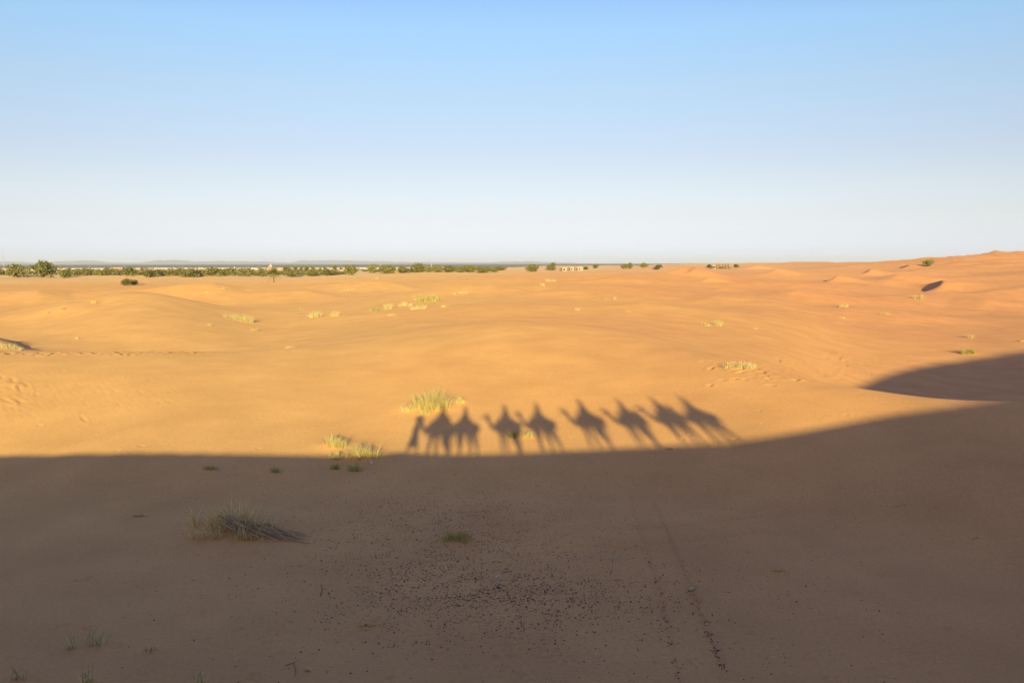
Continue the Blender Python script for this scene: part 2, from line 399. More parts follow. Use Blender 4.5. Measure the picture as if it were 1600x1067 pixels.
for (px, py, h, run, drop, hw, be) in [(1472, 457, 4.2, 38, 5.3, 13, -0.29), (1308, 441, 2.6, 14, 3.8, 6, -0.4), (1085, 431, 2.4, 22, 3.4, 10, -0.42),
        (1062, 427, 2.4, 20, 3.2, 10, -0.42), (1125, 455, 1.1, 16, 1.6, 6, -0.4), (1212, 427, 2.0, 16, 2.8, 8, -0.42), (1180, 420, 2.0, 24, 3, 10, -0.4), (1360, 428, 1.8, 24, 2.6, 10, -.42), (1108, 441, 1.8, 10, 2.4, 6, -.45), (1420, 421, 2.4, 30, 3.4, 12, -.4), (-6, 540, 1.1, 18, 3.4, 5, math.pi + .45), (1335, 490, 1.7, 34, 9, 15, -0.4), (1120, 470, 1.3, 28, 8, 12, -0.45), (1000, 482, 1.0, 24, 7, 12, -0.5), (1245, 462, 1.6, 28, 7.5, 13, -0.4), (890, 462, 1.3, 28, 8, 13, -0.5), (1540, 478, 1.6, 34, 9, 14, -0.4), (1400, 437, 1.8, 34, 8, 15, -0.4), (960, 440, 1.6, 34, 8, 14, -0.4), (100, 484, 1.0, 20, 6, 8, math.pi + .4), (335, 452, 1.8, 30, 8, 14, math.pi + .35), (60, 462, 1.7, 30, 8, 14, math.pi + .4), (480, 462, 1.5, 30, 8, 14, math.pi + .4), (600, 447, 1.8, 34, 9, 16, math.pi + .4), (740, 452, 1.5, 34, 9, 14, math.pi + .45)]:
    g = pix(px, py, z_base); SLIPS.append((g[0], g[1], h, run, drop, hw, be))

# the crest of the shading dune, found by running the edge of its shade back up the sunlight
def yc(x):
    return np.where(x < -4, 3.6, np.where(x < 15, -0.9 * x, -13.5 - 0.05 * (x - 15)))
def upsun(G, shift=0.0):
    t = np.linspace(0, 400, 40001); X = G[0] - t * S[0]; Y = G[1] - t * S[1]
    k = np.nonzero(Y <= yc(X) + shift)[0][0]
    return G - t[k] * S
EDGE = [(-150, 715, 16), (0, 714, 16), (60, 711, 16), (170, 707, 16), (300, 708, 16), (400, 711, 16), (500, 715, 16), (560, 717, 16), (640, 716, 16), (728, 713, 16), (835, 708, 16), (950, 703, 16),
        (1050, 697, 16), (1150, 688, 16), (1250, 676, 16), (1350, 660, 16), (1440, 644, 16), (1500, 633.5, 16), (1352, 604, 70), (1380, 588, 70), (1430, 575, 70), (1500, 565, 70), (1600, 550, 70)]
cr = np.array(sorted([tuple(upsun(pix(x, y, z_base, m))) for x, y, m in EDGE]))
print('CREST', np.round(cr, 2).tolist())
cx = np.linspace(cr[0, 0], cr[-1, 0], 200); cz = np.interp(cx, cr[:, 0], cr[:, 2])
kk = np.exp(-np.arange(-16, 17)**2 / 60.0); kk /= kk.sum(); pd = np.concatenate([2 * cz[0] - cz[16:0:-1], cz, 2 * cz[-1] - cz[-2:-18:-1]]); cz = np.convolve(pd, kk, 'valid')
CL = [(-120, 3.6), (-4, 3.6), (15, -13.5), (140, -19.75)]
def z_crest(X, Y):
    X, Y = np.broadcast_arrays(np.asarray(X, float), np.asarray(Y, float)); D = np.full(X.shape, 1e9); XP = X.copy()
    for (x0, y0), (x1, y1) in zip(CL, CL[1:]):
        dx, dy = x1 - x0, y1 - y0; t = np.clip(((X - x0) * dx + (Y - y0) * dy) / (dx * dx + dy * dy), 0, 1)
        d = np.hypot(X - x0 - t * dx, Y - y0 - t * dy); XP = np.where(d < D, x0 + t * dx, XP); D = np.minimum(d, D)
    s = np.where(Y > yc(X), D, -D)
    hc = np.interp(XP, cx, cz) + 0.12 * np.clip(XP - cx[-1], 0, 60)
    lee = hc - 0.62 * (np.sqrt(np.maximum(s - 0.4, 0)**2 + 0.09) - 0.3)
    back = np.maximum(hc + 0.10 * np.minimum(s + 1.2, 0), hc - 6)
    return np.where(s > 0, lee, back)
MOUNDS = []         # sand gathered round plants: (x, y, height, rx, ry)
def z_all(X, Y):
    X = np.asarray(X, float); Y = np.asarray(Y, float)
    b = z_base(X, Y); c = z_crest(X, Y)
    k = 2.6; q = np.maximum(k - np.abs(b - c), 0) / k
    z = np.maximum(b, c) + np.where(Y - yc(X) < 0, 0, q * q * k / 4)
    for x0, y0, h, rx, ry in MOUNDS:
        z = z + h * np.exp(-((X - x0) / rx)**2 - ((Y - y0) / ry)**2)
    return z

# ------------------------------------------------------------------ plants: where they stand (photograph pixels turned into ground points once)
# px, py of the foot, width and height in photograph pixels, style, blades, mound height (m), label
TUFTS = [
 # sunlit, near
 (676, 636, 56, 34, 'straw', 1100, .55, 'big pale straw tuft on its own sand mound above the leftmost camel shadow'),
 (642, 640, 26, 14, 'straw', 320, .12, 'low straw clump at the left foot of the big sunlit tuft'),
 (716, 630, 16, 13, 'straw', 240, .15, 'small upright straw clump at the right end of the big sunlit tuft'),
 (662, 648, 16, 15, 'straw', 160, .05, 'sparse straw wisps below the middle of the big sunlit tuft'),
 (521, 697, 38, 22, 'straw', 520, .20, 'yellow tuft of the shade edge trio that stands farthest from the shade'),
 (567, 713, 44, 25, 'straw', 620, .22, 'widest yellow tuft of the shade edge trio left of the camel shadows'),
 (524, 717, 18, 18, 'straw', 260, .12, 'small yellow tuft half in shade below its two larger neighbours'),
 (523, 733, 18, 13, 'greengrass', 110, .05, 'thin shaded wisp of grass just inside the shade below the small yellow tuft'),
 (553, 736, 26, 17, 'greengrass', 170, .06, 'dark shaded grass clump just inside the shade below the widest yellow tuft'),
 (803, 684, 24, 15, 'greengrass', 260, .08, 'green grass clump between the legs of the third camel shadow'),
 (826, 683, 18, 13, 'straw', 200, .06, 'yellow grass clump in front of the fourth camel shadow'),
 (1160, 575, 58, 12, 'straw', 560, .10, 'long low strip of yellow grass along the dune crest right of the camel shadows'),
 (1045, 703, 16, 6, 'greengrass', 70, .04, 'tiny dark sprig on the shade edge under the last camel shadows'),
 # shaded
 (362, 826, 128, 46, 'dry', 950, .55, 'large matted dead tussock on a sand mound in the shade at left'),
 (712, 842, 48, 22, 'greengrass', 420, .35, 'green grass tuft on a small dark mound among the pebbles'),
 (572, 978, 34, 11, 'greengrass', 60, .30, 'faint green shoots on a low bare mound in the pebble field'),
 (328, 733, 28, 10, 'greengrass', 130, .06, 'faint flat grass patch just below the shade edge at left'),
 (431, 738, 20, 13, 'greengrass', 90, .04, 'sparse green wisps below the shade edge left of the yellow trio'),
 (1215, 893, 24, 9, 'greengrass', 80, .22, 'short sprig on a small mound in the shaded sand right of the wheel ruts'),
 (479, 1048, 12, 9, 'dry', 40, .03, 'little dead sprig near the bottom edge beside the curved twigs'),
 (1408, 790, 26, 5, 'dry', 50, .05, 'flat dark plant scrap lying in the shaded sand at right'),
 (1522, 842, 24, 5, 'dry', 40, .05, 'faintest low scrub patch far out in the shaded sand at right'),
 (216, 806, 28, 7, 'dry', 70, .03, 'flattened dark plant scraps left of the large dead tussock'),
 # middle distance
 (376, 501, 46, 14, 'straw', 480, .25, 'pale grass patch at the right foot of the big left dune'),
 (397, 516, 14, 5, 'straw', 120, .05, 'small yellow clump just below the pale patch at the foot of the left dune'),
 (470, 483, 9, 4, 'greengrass', 60, .05, 'smallest and leftmost clump of the row right of the left dune'),
 (495, 495, 20, 12, 'straw', 260, .15, 'left one of two round yellow tufts in the valley beyond the dune'),
 (524, 493, 16, 10, 'straw', 240, .15, 'right one of two round yellow tufts in the valley beyond the dune'),
 (585, 486, 14, 8, 'greengrass', 150, .1, 'green tuft at the left end of the long grass streak beyond the dune'),
 (605, 483, 22, 10, 'straw', 260, .15, 'low yellow tuft second from the left in the long grass streak'),
 (612, 493, 18, 4, 'straw', 110, .05, 'flat pale wisp lying in front of the long grass streak'),
 (632, 478, 22, 8, 'straw', 240, .1, 'yellow tuft left of the tallest green tuft in the long grass streak'),
 (655, 483, 28, 8, 'straw', 280, .1, 'yellow band of grass in front of the tallest green tuft'),
 (668, 471, 34, 15, 'greengrass', 560, .4, 'tallest green tuft of the long grass streak beyond the dune'),
 (694, 480, 14, 5, 'straw', 110, .05, 'pale wisp at the right end of the long grass streak'),
 (452, 543, 15, 4, 'straw', 120, .04, 'lone pale wisp on the near dune crest at left centre'),
 (723, 458, 18, 4, 'straw', 110, .05, 'faint pale grass line up the slope right of the green tuft'),
 (848, 447, 8, 6, 'straw', 70, .05, 'pale speck of grass in the middle of the far sand'),
 (860, 440, 18, 5, 'straw', 120, .05, 'pale grass smear just beyond the pale speck in the far sand'),
 (902, 485, 10, 5, 'straw', 90, .05, 'small pale clump on the open slope at centre'),
 (945, 469, 6, 4, 'greengrass', 50, .04, 'left one of two tiny clumps above the centre slope'),
 (960, 468, 6, 4, 'straw', 50, .04, 'right one of two tiny clumps above the centre slope'),
 (981, 488, 7, 4, 'straw', 50, .04, 'tiny tuft with a dark foot on the slope right of centre'),
 (1105, 510, 16, 6, 'straw', 140, .08, 'left low half of the pale grass pair on the right slope'),
 (1122, 509, 16, 11, 'straw', 260, .15, 'right taller half of the pale grass pair on the right slope'),
 (1180, 515, 8, 3, 'straw', 40, .03, 'tiny pale wisp right of the grass pair on the right slope'),
 (1319, 481, 15, 6, 'straw', 150, .12, 'pale tuft throwing a shadow to the left, upper left of the right hand slope'),
 (1316, 498, 13, 3, 'straw', 80, .05, 'thinnest pale wisp below the leftmost tuft of the right hand slope'),
 (1384, 492, 15, 5, 'straw', 130, .1, 'small pale tuft between the long shadowed tuft and the thin wisp'),
 (1434, 468, 17, 9, 'straw', 260, .15, 'pale tuft with the longest shadow, in front of the dark dune face'),
 (1512, 529, 17, 7, 'straw', 200, .12, 'pale tuft above the greenest tuft near the right edge'),
 (1513, 553, 26, 10, 'greengrass', 320, .2, 'greenest tuft with sandy tail just above the dark dune shade at right'),
 (1598, 535, 12, 4, 'straw', 90, .05, 'pale tuft cut by the right edge of the view'),
 (14, 543, 44, 9, 'straw', 420, .12, 'yellow grass bank cut by the left edge of the view'),
 (72, 489, 8, 5, 'straw', 70, .04, 'lower one of three pale specks on the left dune rim'),
 (97, 483, 9, 5, 'straw', 80, .04, 'middle one of three pale specks on the left dune rim'),
 (146, 473, 9, 5, 'straw', 80, .04, 'upper one of three pale specks on the left dune rim'),
 (119, 529, 6, 4, 'straw', 50, .03, 'single pale speck low on the face of the left dune'),
 (327, 508, 9, 4, 'straw', 70, .03, 'pale speck on the right flank of the left dune'),
 (322, 457, 14, 3, 'straw', 80, .03, 'flat pale patch behind the left dune'),
 (350, 451, 6, 3, 'straw', 40, .03, 'dot of pale grass right of the flat patch behind the left dune'),
 (545, 453, 24, 3, 'straw', 90, .03, 'thin pale grass line on the far sand left of centre'),
 (588, 436, 12, 4, 'straw', 80, .04, 'pale clump on the far sand below the dark shrubs'),
 (710, 460, 8, 4, 'straw', 60, .04, 'pale fleck left of the grass line on the upper slope'),
]
SPRIGS = [   # close enough for single blades: px, py, height px, blades, lean, label
 (112, 1012, 34, 16, -.5, 'left one of two green sprigs side by side near the lower left corner'),
 (150, 1008, 36, 18, .35, 'right one of two green sprigs side by side near the lower left corner'),
 (232, 1016, 15, 10, .1, 'short brown sprig alone right of the two green sprigs'),
 (138, 1066, 42, 16, .1, 'tall green sprig rising from the bottom edge below the two sprigs'),
 (28, 1060, 32, 12, .2, 'wispy sprig at the bottom left corner'),
 (310, 1068, 28, 14, .1, 'pale green sprig cut by the bottom edge left of the pebbles'),
]
spots = []
for t in TUFTS:
    g = pix(t[0], t[1], z_all, 16 if t[1] > 420 else 60); spots.append(g)
for t, g in zip(TUFTS, spots):
    m_per_px = g[1] / F
    if t[6] > 0: MOUNDS.append((g[0], g[1] + 0.3, t[6] * .8, t[2] * m_per_px * .62 + .15, t[2] * m_per_px * .5 + .35))
for t in SPRIGS:
    g = pix(t[0], t[1], z_all); MOUNDS.append((g[0], g[1], .07, .4, .35))

# ------------------------------------------------------------------ the sand
az = np.concatenate([np.linspace(-180, -60, 80, endpoint=False), np.linspace(-60, -34, 30, endpoint=False),
                     np.linspace(-34, 34, 640, endpoint=False), np.linspace(34, 60, 30, endpoint=False), np.linspace(60, 180, 150, endpoint=False)])
az = np.radians(az); NA = len(az)
rad = [0.01]
while rad[-1] < 1700:
    r = rad[-1]
    if r < 18: d = 0.30
    else: d = min(max(0.085, r * r / (H * 887) * 0.62), 2.2 if r < 700 else r * 0.012)
    rad.append(r + d)
rad = np.array(rad); NR = len(rad)
GX = rad[:, None] * np.sin(az)[None, :]; GY = rad[:, None] * np.cos(az)[None, :]
GZ = z_all(GX, GY)
print('GROUND', NR, NA, NR * NA)

def patch(x, y, ext):
    """slices of the ground grid within ext metres of a point"""
    r = math.hypot(x, y); a = math.atan2(x, y)
    i0, i1 = np.searchsorted(rad, [r - ext, r + ext]); da = ext / max(r, 1)
    j0, j1 = np.searchsorted(az, [a - da, a + da]); return slice(max(i0, 0), i1), slice(max(j0, 0), j1)
def dent(x, y, a, b, ang, h, rim=0.45):
    si, sj = patch(x, y, 2.4 * max(a, b))
    dx, dy = GX[si, sj] - x, GY[si, sj] - y
    u = (dx * math.cos(ang) + dy * math.sin(ang)) / a; v = (-dx * math.sin(ang) + dy * math.cos(ang)) / b
    q = u * u + v * v
    GZ[si, sj] += -h * np.exp(-q * 1.4) + h * rim * np.exp(-((np.sqrt(q) - 1.25) / 0.4)**2)
rd = random.Random(11)
def rut(pts, wid, h):
    W = [pix(x, y, z_all) for x, y in pts]
    for k in range(len(W) - 1):
        a, b = W[k], W[k + 1]; L = math.hypot(*(b - a)[:2]); n = max(2, int(L / (wid * 1.3)))
        for i in range(n):
            p = a + (b - a) * (i + rd.random() * .5) / n
            dent(p[0] + rd.gauss(0, .02), p[1], wid * rd.uniform(1.0, 1.5), wid * .62, math.atan2(b[1] - a[1], b[0] - a[0]) + rd.gauss(0, .1), h * rd.uniform(.6, 1.25), .4)
rut([(985, 775), (1000, 830), (1018, 880), (1032, 930), (1046, 990), (1062, 1066)], .18, .042)
rut([(1022, 785), (1050, 850), (1075, 905), (1095, 960), (1115, 1010), (1140, 1066)], .19, .05)
rut([(700, 795), (760, 808), (830, 819), (920, 826), (1020, 824), (1110, 815), (1210, 800)], .26, -.05)
rut([(740, 828), (800, 843), (880, 852), (980, 853), (1090, 843), (1200, 828)], .28, -.055)
# trail of prints along the near crest on the left, trampled sand on the right slope, wind scallops on the left
for k in range(46):
    g = pix(k * 7.6 - 4 + rd.uniform(-2, 2), 553 - 2.0 * k / 46 + rd.uniform(-2.2, 2.2), z_all); dent(g[0], g[1], rd.uniform(.30, .5), rd.uniform(.25, .4), rd.random() * 3, rd.uniform(.12, .24), .5)
for k in range(330):
    px = rd.gauss(1250, 75); py = rd.gauss(567, 15)
    if py < 540 or py > 603: continue
    g = pix(px, py, z_all, 72 if py < 0.21 * (px - 1100) + 548 else 40); dent(g[0], g[1], rd.uniform(.25, .55), rd.uniform(.2, .35), rd.random() * 3.1, rd.uniform(.05, .14), .5)
for k in range(60):
    t = 2 * math.pi * k / 60
    g = pix(1302 + 19 * math.cos(t), 573 + 21 * math.sin(t), z_all, 66); dent(g[0], g[1], .4, .35, rd.random() * 3, .14, .5)
for k in range(46):
    px, py = rd.uniform(-30, 58), rd.uniform(588, 648)
    g = pix(px, py, z_all); dent(g[0], g[1], rd.uniform(.7, 1.8), rd.uniform(.11, .18), -.80 + rd.gauss(0, .10), rd.uniform(.03, .07) * (1.2 if py < 625 else .5), .5)
for k in range(58):
    g = pix(rd.uniform(60, 275), rd.uniform(578, 628) + 4, z_all); dent(g[0], g[1], rd.uniform(.5, 1.7), rd.uniform(.09, .15), -.85 + rd.gauss(0, .12), rd.uniform(.015, .045), .5)
g = pix(130, 653, z_all); dent(g[0], g[1], 1.3, .13, -.95, .06, .5)
for k in range(420):
    g = pix(rd.uniform(0, 1600), rd.uniform(560, 1060), z_all); dent(g[0], g[1], rd.uniform(.1, .32), rd.uniform(.08, .22), rd.random() * 3, rd.uniform(.015, .06), .4)
for k in range(26):
    g = pix(rd.uniform(1000, 1060), rd.uniform(700, 790), z_all); dent(g[0], g[1], .22, .16, rd.random() * 3, rd.uniform(.02, .04), .4)

Pg = np.stack([GX, GY, GZ], -1)
ground = link('dune_sand', grid_mesh('dune_sand', Pg, True), M['sand']); tag(ground, kind='structure')
# the gravel plain beyond: shares the outer ring, runs to the horizon
r2 = np.concatenate([[rad[-1]], np.geomspace(rad[-1] * 1.05, 39000, 60)])
PX = r2[:, None] * np.sin(az)[None, :]; PY = r2[:, None] * np.cos(az)[None, :]
PZ = GZ[-1][None, :] * np.maximum(0, 1 - (r2[:, None] - rad[-1]) / 1500) + 0.6 * perlin(PX / 900, PY / 900) * smooth(1700, 2500, r2)[:, None] - 4.0 * smooth(2200, 5000, r2)[:, None]
plain = link('gravel_plain', grid_mesh('gravel_plain', np.stack([PX, PY, PZ], -1), True), M['plain']); tag(plain, kind='structure')

def gz(x, y):
    """height of the finished ground mesh"""
    r = math.hypot(x, y); a = math.atan2(x, y)
    i = int(np.clip(np.searchsorted(rad, r) - 1, 0, NR - 2)); j = int(np.clip(np.searchsorted(az, a) - 1, 0, NA - 2))
    p = (r - rad[i]) / (rad[i + 1] - rad[i]); q = (a - az[j]) / (az[j + 1] - az[j])
    return float((1 - p) * ((1 - q) * GZ[i, j] + q * GZ[i, j + 1]) + p * ((1 - q) * GZ[i + 1, j] + q * GZ[i + 1, j + 1]))
def ground_at(px, py, ymin=16.0):
    g = pix(px, py, z_all, ymin); return Vector((g[0], g[1], gz(g[0], g[1])))

# faint hills beyond the plain
def hills(x0, x1, dist, tops, seed):
    n = 90; rows = []
    xs = np.linspace(x0, x1, n)
    for k, (dy, sc) in enumerate(((-1600, 0), (-900, .45), (-350, .85), (0, 1), (700, .7), (2500, 0))):
        pts = []
        for x in xs:
            r_ = ray(x, 411)
            Y = dist + dy; X = r_[0] / r_[1] * dist * (1 + .1 * dy / dist)
            top = np.interp(x, [t[0] for t in tops], [t[1] for t in tops]) * dist / F
            j = .85 + .35 * float(perlin(np.array([x / 9.0 + seed]), np.array([k * .7]))[0])
            pts.append((X, Y, -8 + (top + 8) * sc * j))
        rows.append(pts)
    o = link('distant_hills', grid_mesh('distant_hills', np.array(rows), False), M['hill']); tag(o, kind='structure')
hills(-200, 150, 27000, [(-200, 2), (-60, 5), (0, 4.5), (20, 5), (45, 3), (80, 2.5), (150, 1)], 1)
hills(60, 480, 29000, [(60, 1), (90, 5), (115, 6), (145, 6.5), (160, 3), (225, 2.5), (240, 6), (262, 7), (290, 6.5), (300, 4), (340, 5), (400, 4.5), (440, 3), (480, 1)], 5)
hills(455, 900, 31000, [(455, 1), (468, 6), (482, 6), (486, 5), (510, 6), (540, 5.5), (600, 4), (640, 3), (760, 2), (790, 3.5), (830, 4), (860, 2), (900, 1)], 9)

# ------------------------------------------------------------------ grass
def blades(name, roots, n, rad_xy, h, width, seed, spread=0.9, droop=0.5, origin=None, lean=(0, 0), hvar=0.45, on_ground=True):
    """thin bent blades rooted on the ground round origin; returns a mesh in coordinates local to origin"""
    g = np.random.default_rng(seed); V = []; Fc = []
    nc = max(1, n // 30) if n > 170 else 1
    cen = [(g.normal(0, .45), g.normal(0, .45), g.uniform(.6, 1.15)) for _ in range(nc)] if nc > 1 else [(0, 0, 1)]
    for i in range(n):
        c = cen[g.integers(nc)]
        x = np.clip(c[0] + g.normal(0, .13 if nc > 1 else .4), -1, 1) * rad_xy[0]; y = np.clip(c[1] + g.normal(0, .13), -1, 1) * rad_xy[1]
        z = (gz(origin.x + x, origin.y + y) - origin.z - .02) if on_ground else 0.0
        L = h * c[2] * g.uniform(1 - hvar, 1 + .25)
        a = math.atan2(y / max(rad_xy[1], .01), x / max(rad_xy[0], .01)) + g.normal(0, 1.0)
        tilt = abs(g.normal(0, 1)) * spread * .6
        o = Vector((math.cos(a) * math.sin(tilt) + lean[0], math.sin(a) * math.sin(tilt) + lean[1], math.cos(tilt))).normalized()
        p0 = Vector((x, y, z)); p1 = p0 + o * L * .5
        o2 = (o + Vector((math.cos(a), math.sin(a), -.6)) * droop * g.uniform(.2, 1)).normalized(); p2 = p1 + o2 * L * .5
        b = g.uniform(0, math.pi); s = Vector((math.cos(b), math.sin(b), 0)) * width * g.uniform(.6, 1.2) / 2
        k = len(V); V += [p0 - s, p0 + s, p1 + s * .8, p1 - s * .8, p2]
        Fc += [(k, k + 1, k + 2, k + 3), (k + 3, k + 2, k + 4)]
    return mesh(name, V, Fc)

GM = dict(straw=M['straw'], greengrass=M['greengrass'], dry=M['drygrass'])
for i, t in enumerate(TUFTS):
    px, py, wp, hp, st, n, mo, lab = t
    o = ground_at(px, py, 16 if py > 420 else 60); m = o.y / F
    h = max(hp * m - mo * .45, hp * m * .55); r = wp * m / 2
    me = blades('grass_tuft', None, n, (r, max(r * .55, .12)), h, (.010 + .00030 * o.y) * (1.7 if st == 'dry' else 1), 100 + i, spread=.55 if st == 'greengrass' else .95,
                droop=.5 if st != 'dry' else .9, origin=o, lean=(0, -.15 if st == 'dry' else 0))
    ob = link('grass_tuft', me, GM[st]); ob.location = o
    tag(ob, lab, 'grass tuft', 'grass tufts on the sand')
    if mo == .55 and st == 'dry':
        # the grey stalks that hang over to the right
        g = np.random.default_rng(5); mb = MB()
        for k in range(85):
            x0 = g.uniform(-.6, 2.5); y0 = g.normal(-.05 - .1 * x0, .30); L = g.uniform(.5, 1.3); an = g.normal(-.28, .25)
            pts = []
            for q in range(4):
                s = q / 3; x = x0 + L * s * math.cos(an); y = y0 + L * s * math.sin(an) - .1 * s
                z = gz(o.x + x, o.y + y) - o.z + .05 + max(0, .50 - .15 * (x0 + L * s)) * (1 - .35 * s) * g.uniform(.7, 1.1)
                pts.append((x, y, z))
            b_ = g.uniform(.5, 1.5); mb.tube(pts, [.022 * b_, .028 * b_, .022 * b_, .006], 4, False)
        mb.build('dead_stalks', M['greystalk'], ob)
for i, (px, py, hp, n, lean, lab) in enumerate(SPRIGS):
    o = ground_at(px, py); m = o.y / F; root = empty('grass_sprig', o); g = np.random.default_rng(300 + i)
    tag(root, lab, 'grass sprig', 'fresh sprigs at the lower left')
    for k in range(n):
        a = g.uniform(0, 2 * math.pi); x, y = g.normal(0, .10), g.normal(0, .06); L = hp * m * g.uniform(.5, 1.1)
        z = gz(o.x + x, o.y + y) - o.z - .02; tl = abs(g.normal(0, .28)); sx = lean * .35
        d = Vector((math.cos(a) * math.sin(tl) + sx, math.sin(a) * math.sin(tl), math.cos(tl))).normalized()
        b = g.uniform(-.6, .6); s = Vector((math.cos(b), math.sin(b), 0)) * .009
        p0 = Vector((x, y, z)); p1 = p0 + d * L * .45; p2 = p1 + (d + Vector((math.cos(a) * .3 + sx * .5, math.sin(a) * .3, -.1))).normalized() * L * .35
        p3 = p2 + (d + Vector((math.cos(a) * .7 + sx, math.sin(a) * .7, -.35))).normalized() * L * .25
        link('blade', mesh('blade', [p0 - s, p0 + s, p1 + s * .9, p1 - s * .9, p2 + s * .6, p2 - s * .6, p3], [(0, 1, 2, 3), (3, 2, 4, 5), (5, 4, 6)]), M['sprig'] if g.random() < .7 else M['straw'], root)
    mb = MB()
    for k in range(14):
        a = g.uniform(0, 2 * math.pi); r = g.uniform(.04, .22)
        x, y = r * math.cos(a), r * math.sin(a) * .6; z = gz(o.x + x, o.y + y) - o.z
        mb.tube([(x * .3, y * .3, z + .01), (x, y, z + .02), (x * 1.3, y * 1.3, z + .004)], [.005, .005, .002], 3, False)
    mb.build('dead_leaves', M['drygrass'], root)

# ------------------------------------------------------------------ pebbles and litter
def pebble_mesh(seed, sub=1):
    bm = bmesh.new(); bmesh.ops.create_icosphere(bm, subdivisions=sub, radius=1.0); g = random.Random(seed)
    for v in bm.verts: v.co *= g.uniform(.72, 1.2); v.co.z *= .62
    me = bpy.data.meshes.new('pebble'); bm.to_mesh(me); bm.free(); me.materials.append(M['pebble']); return me
def ground_many(px, py):
    px = np.asarray(px); py = np.asarray(py); u = (px - 800) / F; v = (533.5 - py) / F
    dx, dy, dz = u, CP + v * SP, -SP + v * CP; z = np.zeros_like(px, dtype=float)
    for _ in range(8):
        Y = (z - H) / (dz / dy); z = z_all(dx / dy * Y, Y)
    return dx / dy * Y, Y
g = np.random.default_rng(42); N = 24000
ch = g.choice(6, N, p=[.25, .20, .27, .11, .09, .08])
mu = np.array([(805, 925), (640, 915), (690, 825), (930, 940), (0, 0), (760, 800)]); sd = np.array([(105, 34), (105, 46), (105, 36), (120, 48), (0, 0), (200, 30)])
pxs = mu[ch, 0] + g.normal(0, 1, N) * sd[ch, 0]; pys = mu[ch, 1] + g.normal(0, 1, N) * sd[ch, 1]
uni = ch == 4; pxs[uni] = g.uniform(180, 1400, uni.sum()); pys[uni] = g.uniform(735, 1075, uni.sum())
ok = (pys > 725) & (pys < 1085); pxs, pys = pxs[ok], pys[ok]
wx, wy = ground_many(pxs, pys)
cl = perlin(wx * 1.1 + 4, wy * 1.1) + .7 * perlin(wx * 3.1, wy * 3.1 + 9) + .5 * perlin(wx * .35, wy * .35)
keep = (cl + g.normal(0, .22, len(cl)) > -.02) | (g.random(len(cl)) < .12); wx, wy = wx[keep], wy[keep]
sz = np.clip(g.lognormal(math.log(.0160), .42, len(wx)), .009, .040)
# stones caught in the wheel ruts
RUTX = []
for pts, n in (([(1000, 830), (1018, 880), (1032, 930), (1046, 990), (1058, 1066)], 46), ([(1050, 850), (1075, 905), (1095, 960), (1112, 1000), (1132, 1055)], 60)):
    for k in range(n):
        s = g.random()**.7 * (len(pts) - 1.001); i = int(s); f = s - i
        RUTX.append((pts[i][0] + (pts[i + 1][0] - pts[i][0]) * f + g.normal(0, 3.2), pts[i][1] + (pts[i + 1][1] - pts[i][1]) * f + g.normal(0, 2), .022 + .02 * g.random() * s / 4))
for (x, y, n) in ((1108, 994, 16), (1124, 1038, 12), (1119, 1018, 8), (1048, 1003, 9), (1100, 973, 6), (1075, 925, 8), (648, 1003, 9), (667, 1003, 9), (615, 1009, 7), (702, 1003, 7)):
    for k in range(n): RUTX.append((x + g.normal(0, 4.5), y + g.normal(0, 2.5), g.uniform(.018, .034)))
RUTX = np.array(RUTX); rx, ry = ground_many(RUTX[:, 0], RUTX[:, 1])
inrut = np.concatenate([np.zeros(len(wx), bool), RUTX[:, 0] > 980])
wx = np.concatenate([wx, rx]); wy = np.concatenate([wy, ry]); sz = np.concatenate([sz, RUTX[:, 2]])
order = np.argsort(-(sz / wy)); vis = (np.abs(wx / wy) < .57)
big = [i for i in order if vis[i]][:300]; bigset = set(big)
PM = [pebble_mesh(k) for k in range(5)]
LANDMARKS = [(777, 901, 'in the scatter nearest the bright white scrap'), (712, 845, 'in the scatter nearest the green tuft on its dark mound'), (572, 975, 'in the scatter round the bare mound with faint shoots'),
    (380, 830, 'lying out near the large dead tussock'), (455, 1045, 'lying near the curved dry twig at the bottom edge'), (502, 922, 'in the scatter near the short upright twig'), (760, 1040, 'in the thin scatter along the bottom edge left of the ruts'),
    (900, 930, 'in the scatter between the white scrap and the left wheel rut'), (930, 1050, 'at the bottom edge just left of the left wheel rut'), (640, 1050, 'at the bottom edge below the bare mound with shoots'), (200, 1000, 'lying near the green sprigs at lower left'),
    (1215, 893, 'near the short sprig right of the wheel ruts'), (1330, 1030, 'in the bare shaded sand at the lower right')]
for i in big:
    o = bpy.data.objects.new('pebble', PM[i % 5]); C.objects.link(o)
    s = sz[i]; o.location = (wx[i], wy[i], gz(wx[i], wy[i]) + s * .12); o.scale = (s, s * g.uniform(.7, 1), s); o.rotation_euler = (0, 0, g.uniform(0, 6.3))
    if inrut[i]: tag(o, 'dark pebble caught in or beside the pair of wheel ruts', 'pebble', 'dark pebbles in the wheel ruts'); continue
    cz_ = CP * wy[i] - SP * (gz(wx[i], wy[i]) - H); q = (800 + F * wx[i] / cz_, 533.5 - F * (SP * wy[i] + CP * (gz(wx[i], wy[i]) - H)) / cz_)
    near = min(LANDMARKS, key=lambda L: math.hypot(q[0] - L[0], (q[1] - L[1]) * 1.6))[2]
    tag(o, 'dark pebble ' + near, 'pebble', 'dark pebbles ' + near)
rest = [i for i in range(len(wx)) if i not in bigset]
b0 = bmesh.new(); bmesh.ops.create_icosphere(b0, subdivisions=1, radius=1.0)
bv = np.array([v.co for v in b0.verts]); bf = np.array([[v.index for v in f.verts] for f in b0.faces]); b0.free()
n = len(rest); a = g.uniform(0, 6.3, n); s = sz[rest] * .92; sx, sy, szz = s * g.uniform(.8, 1.2, n), s * g.uniform(.6, 1.0, n), s * g.uniform(.45, .75, n)
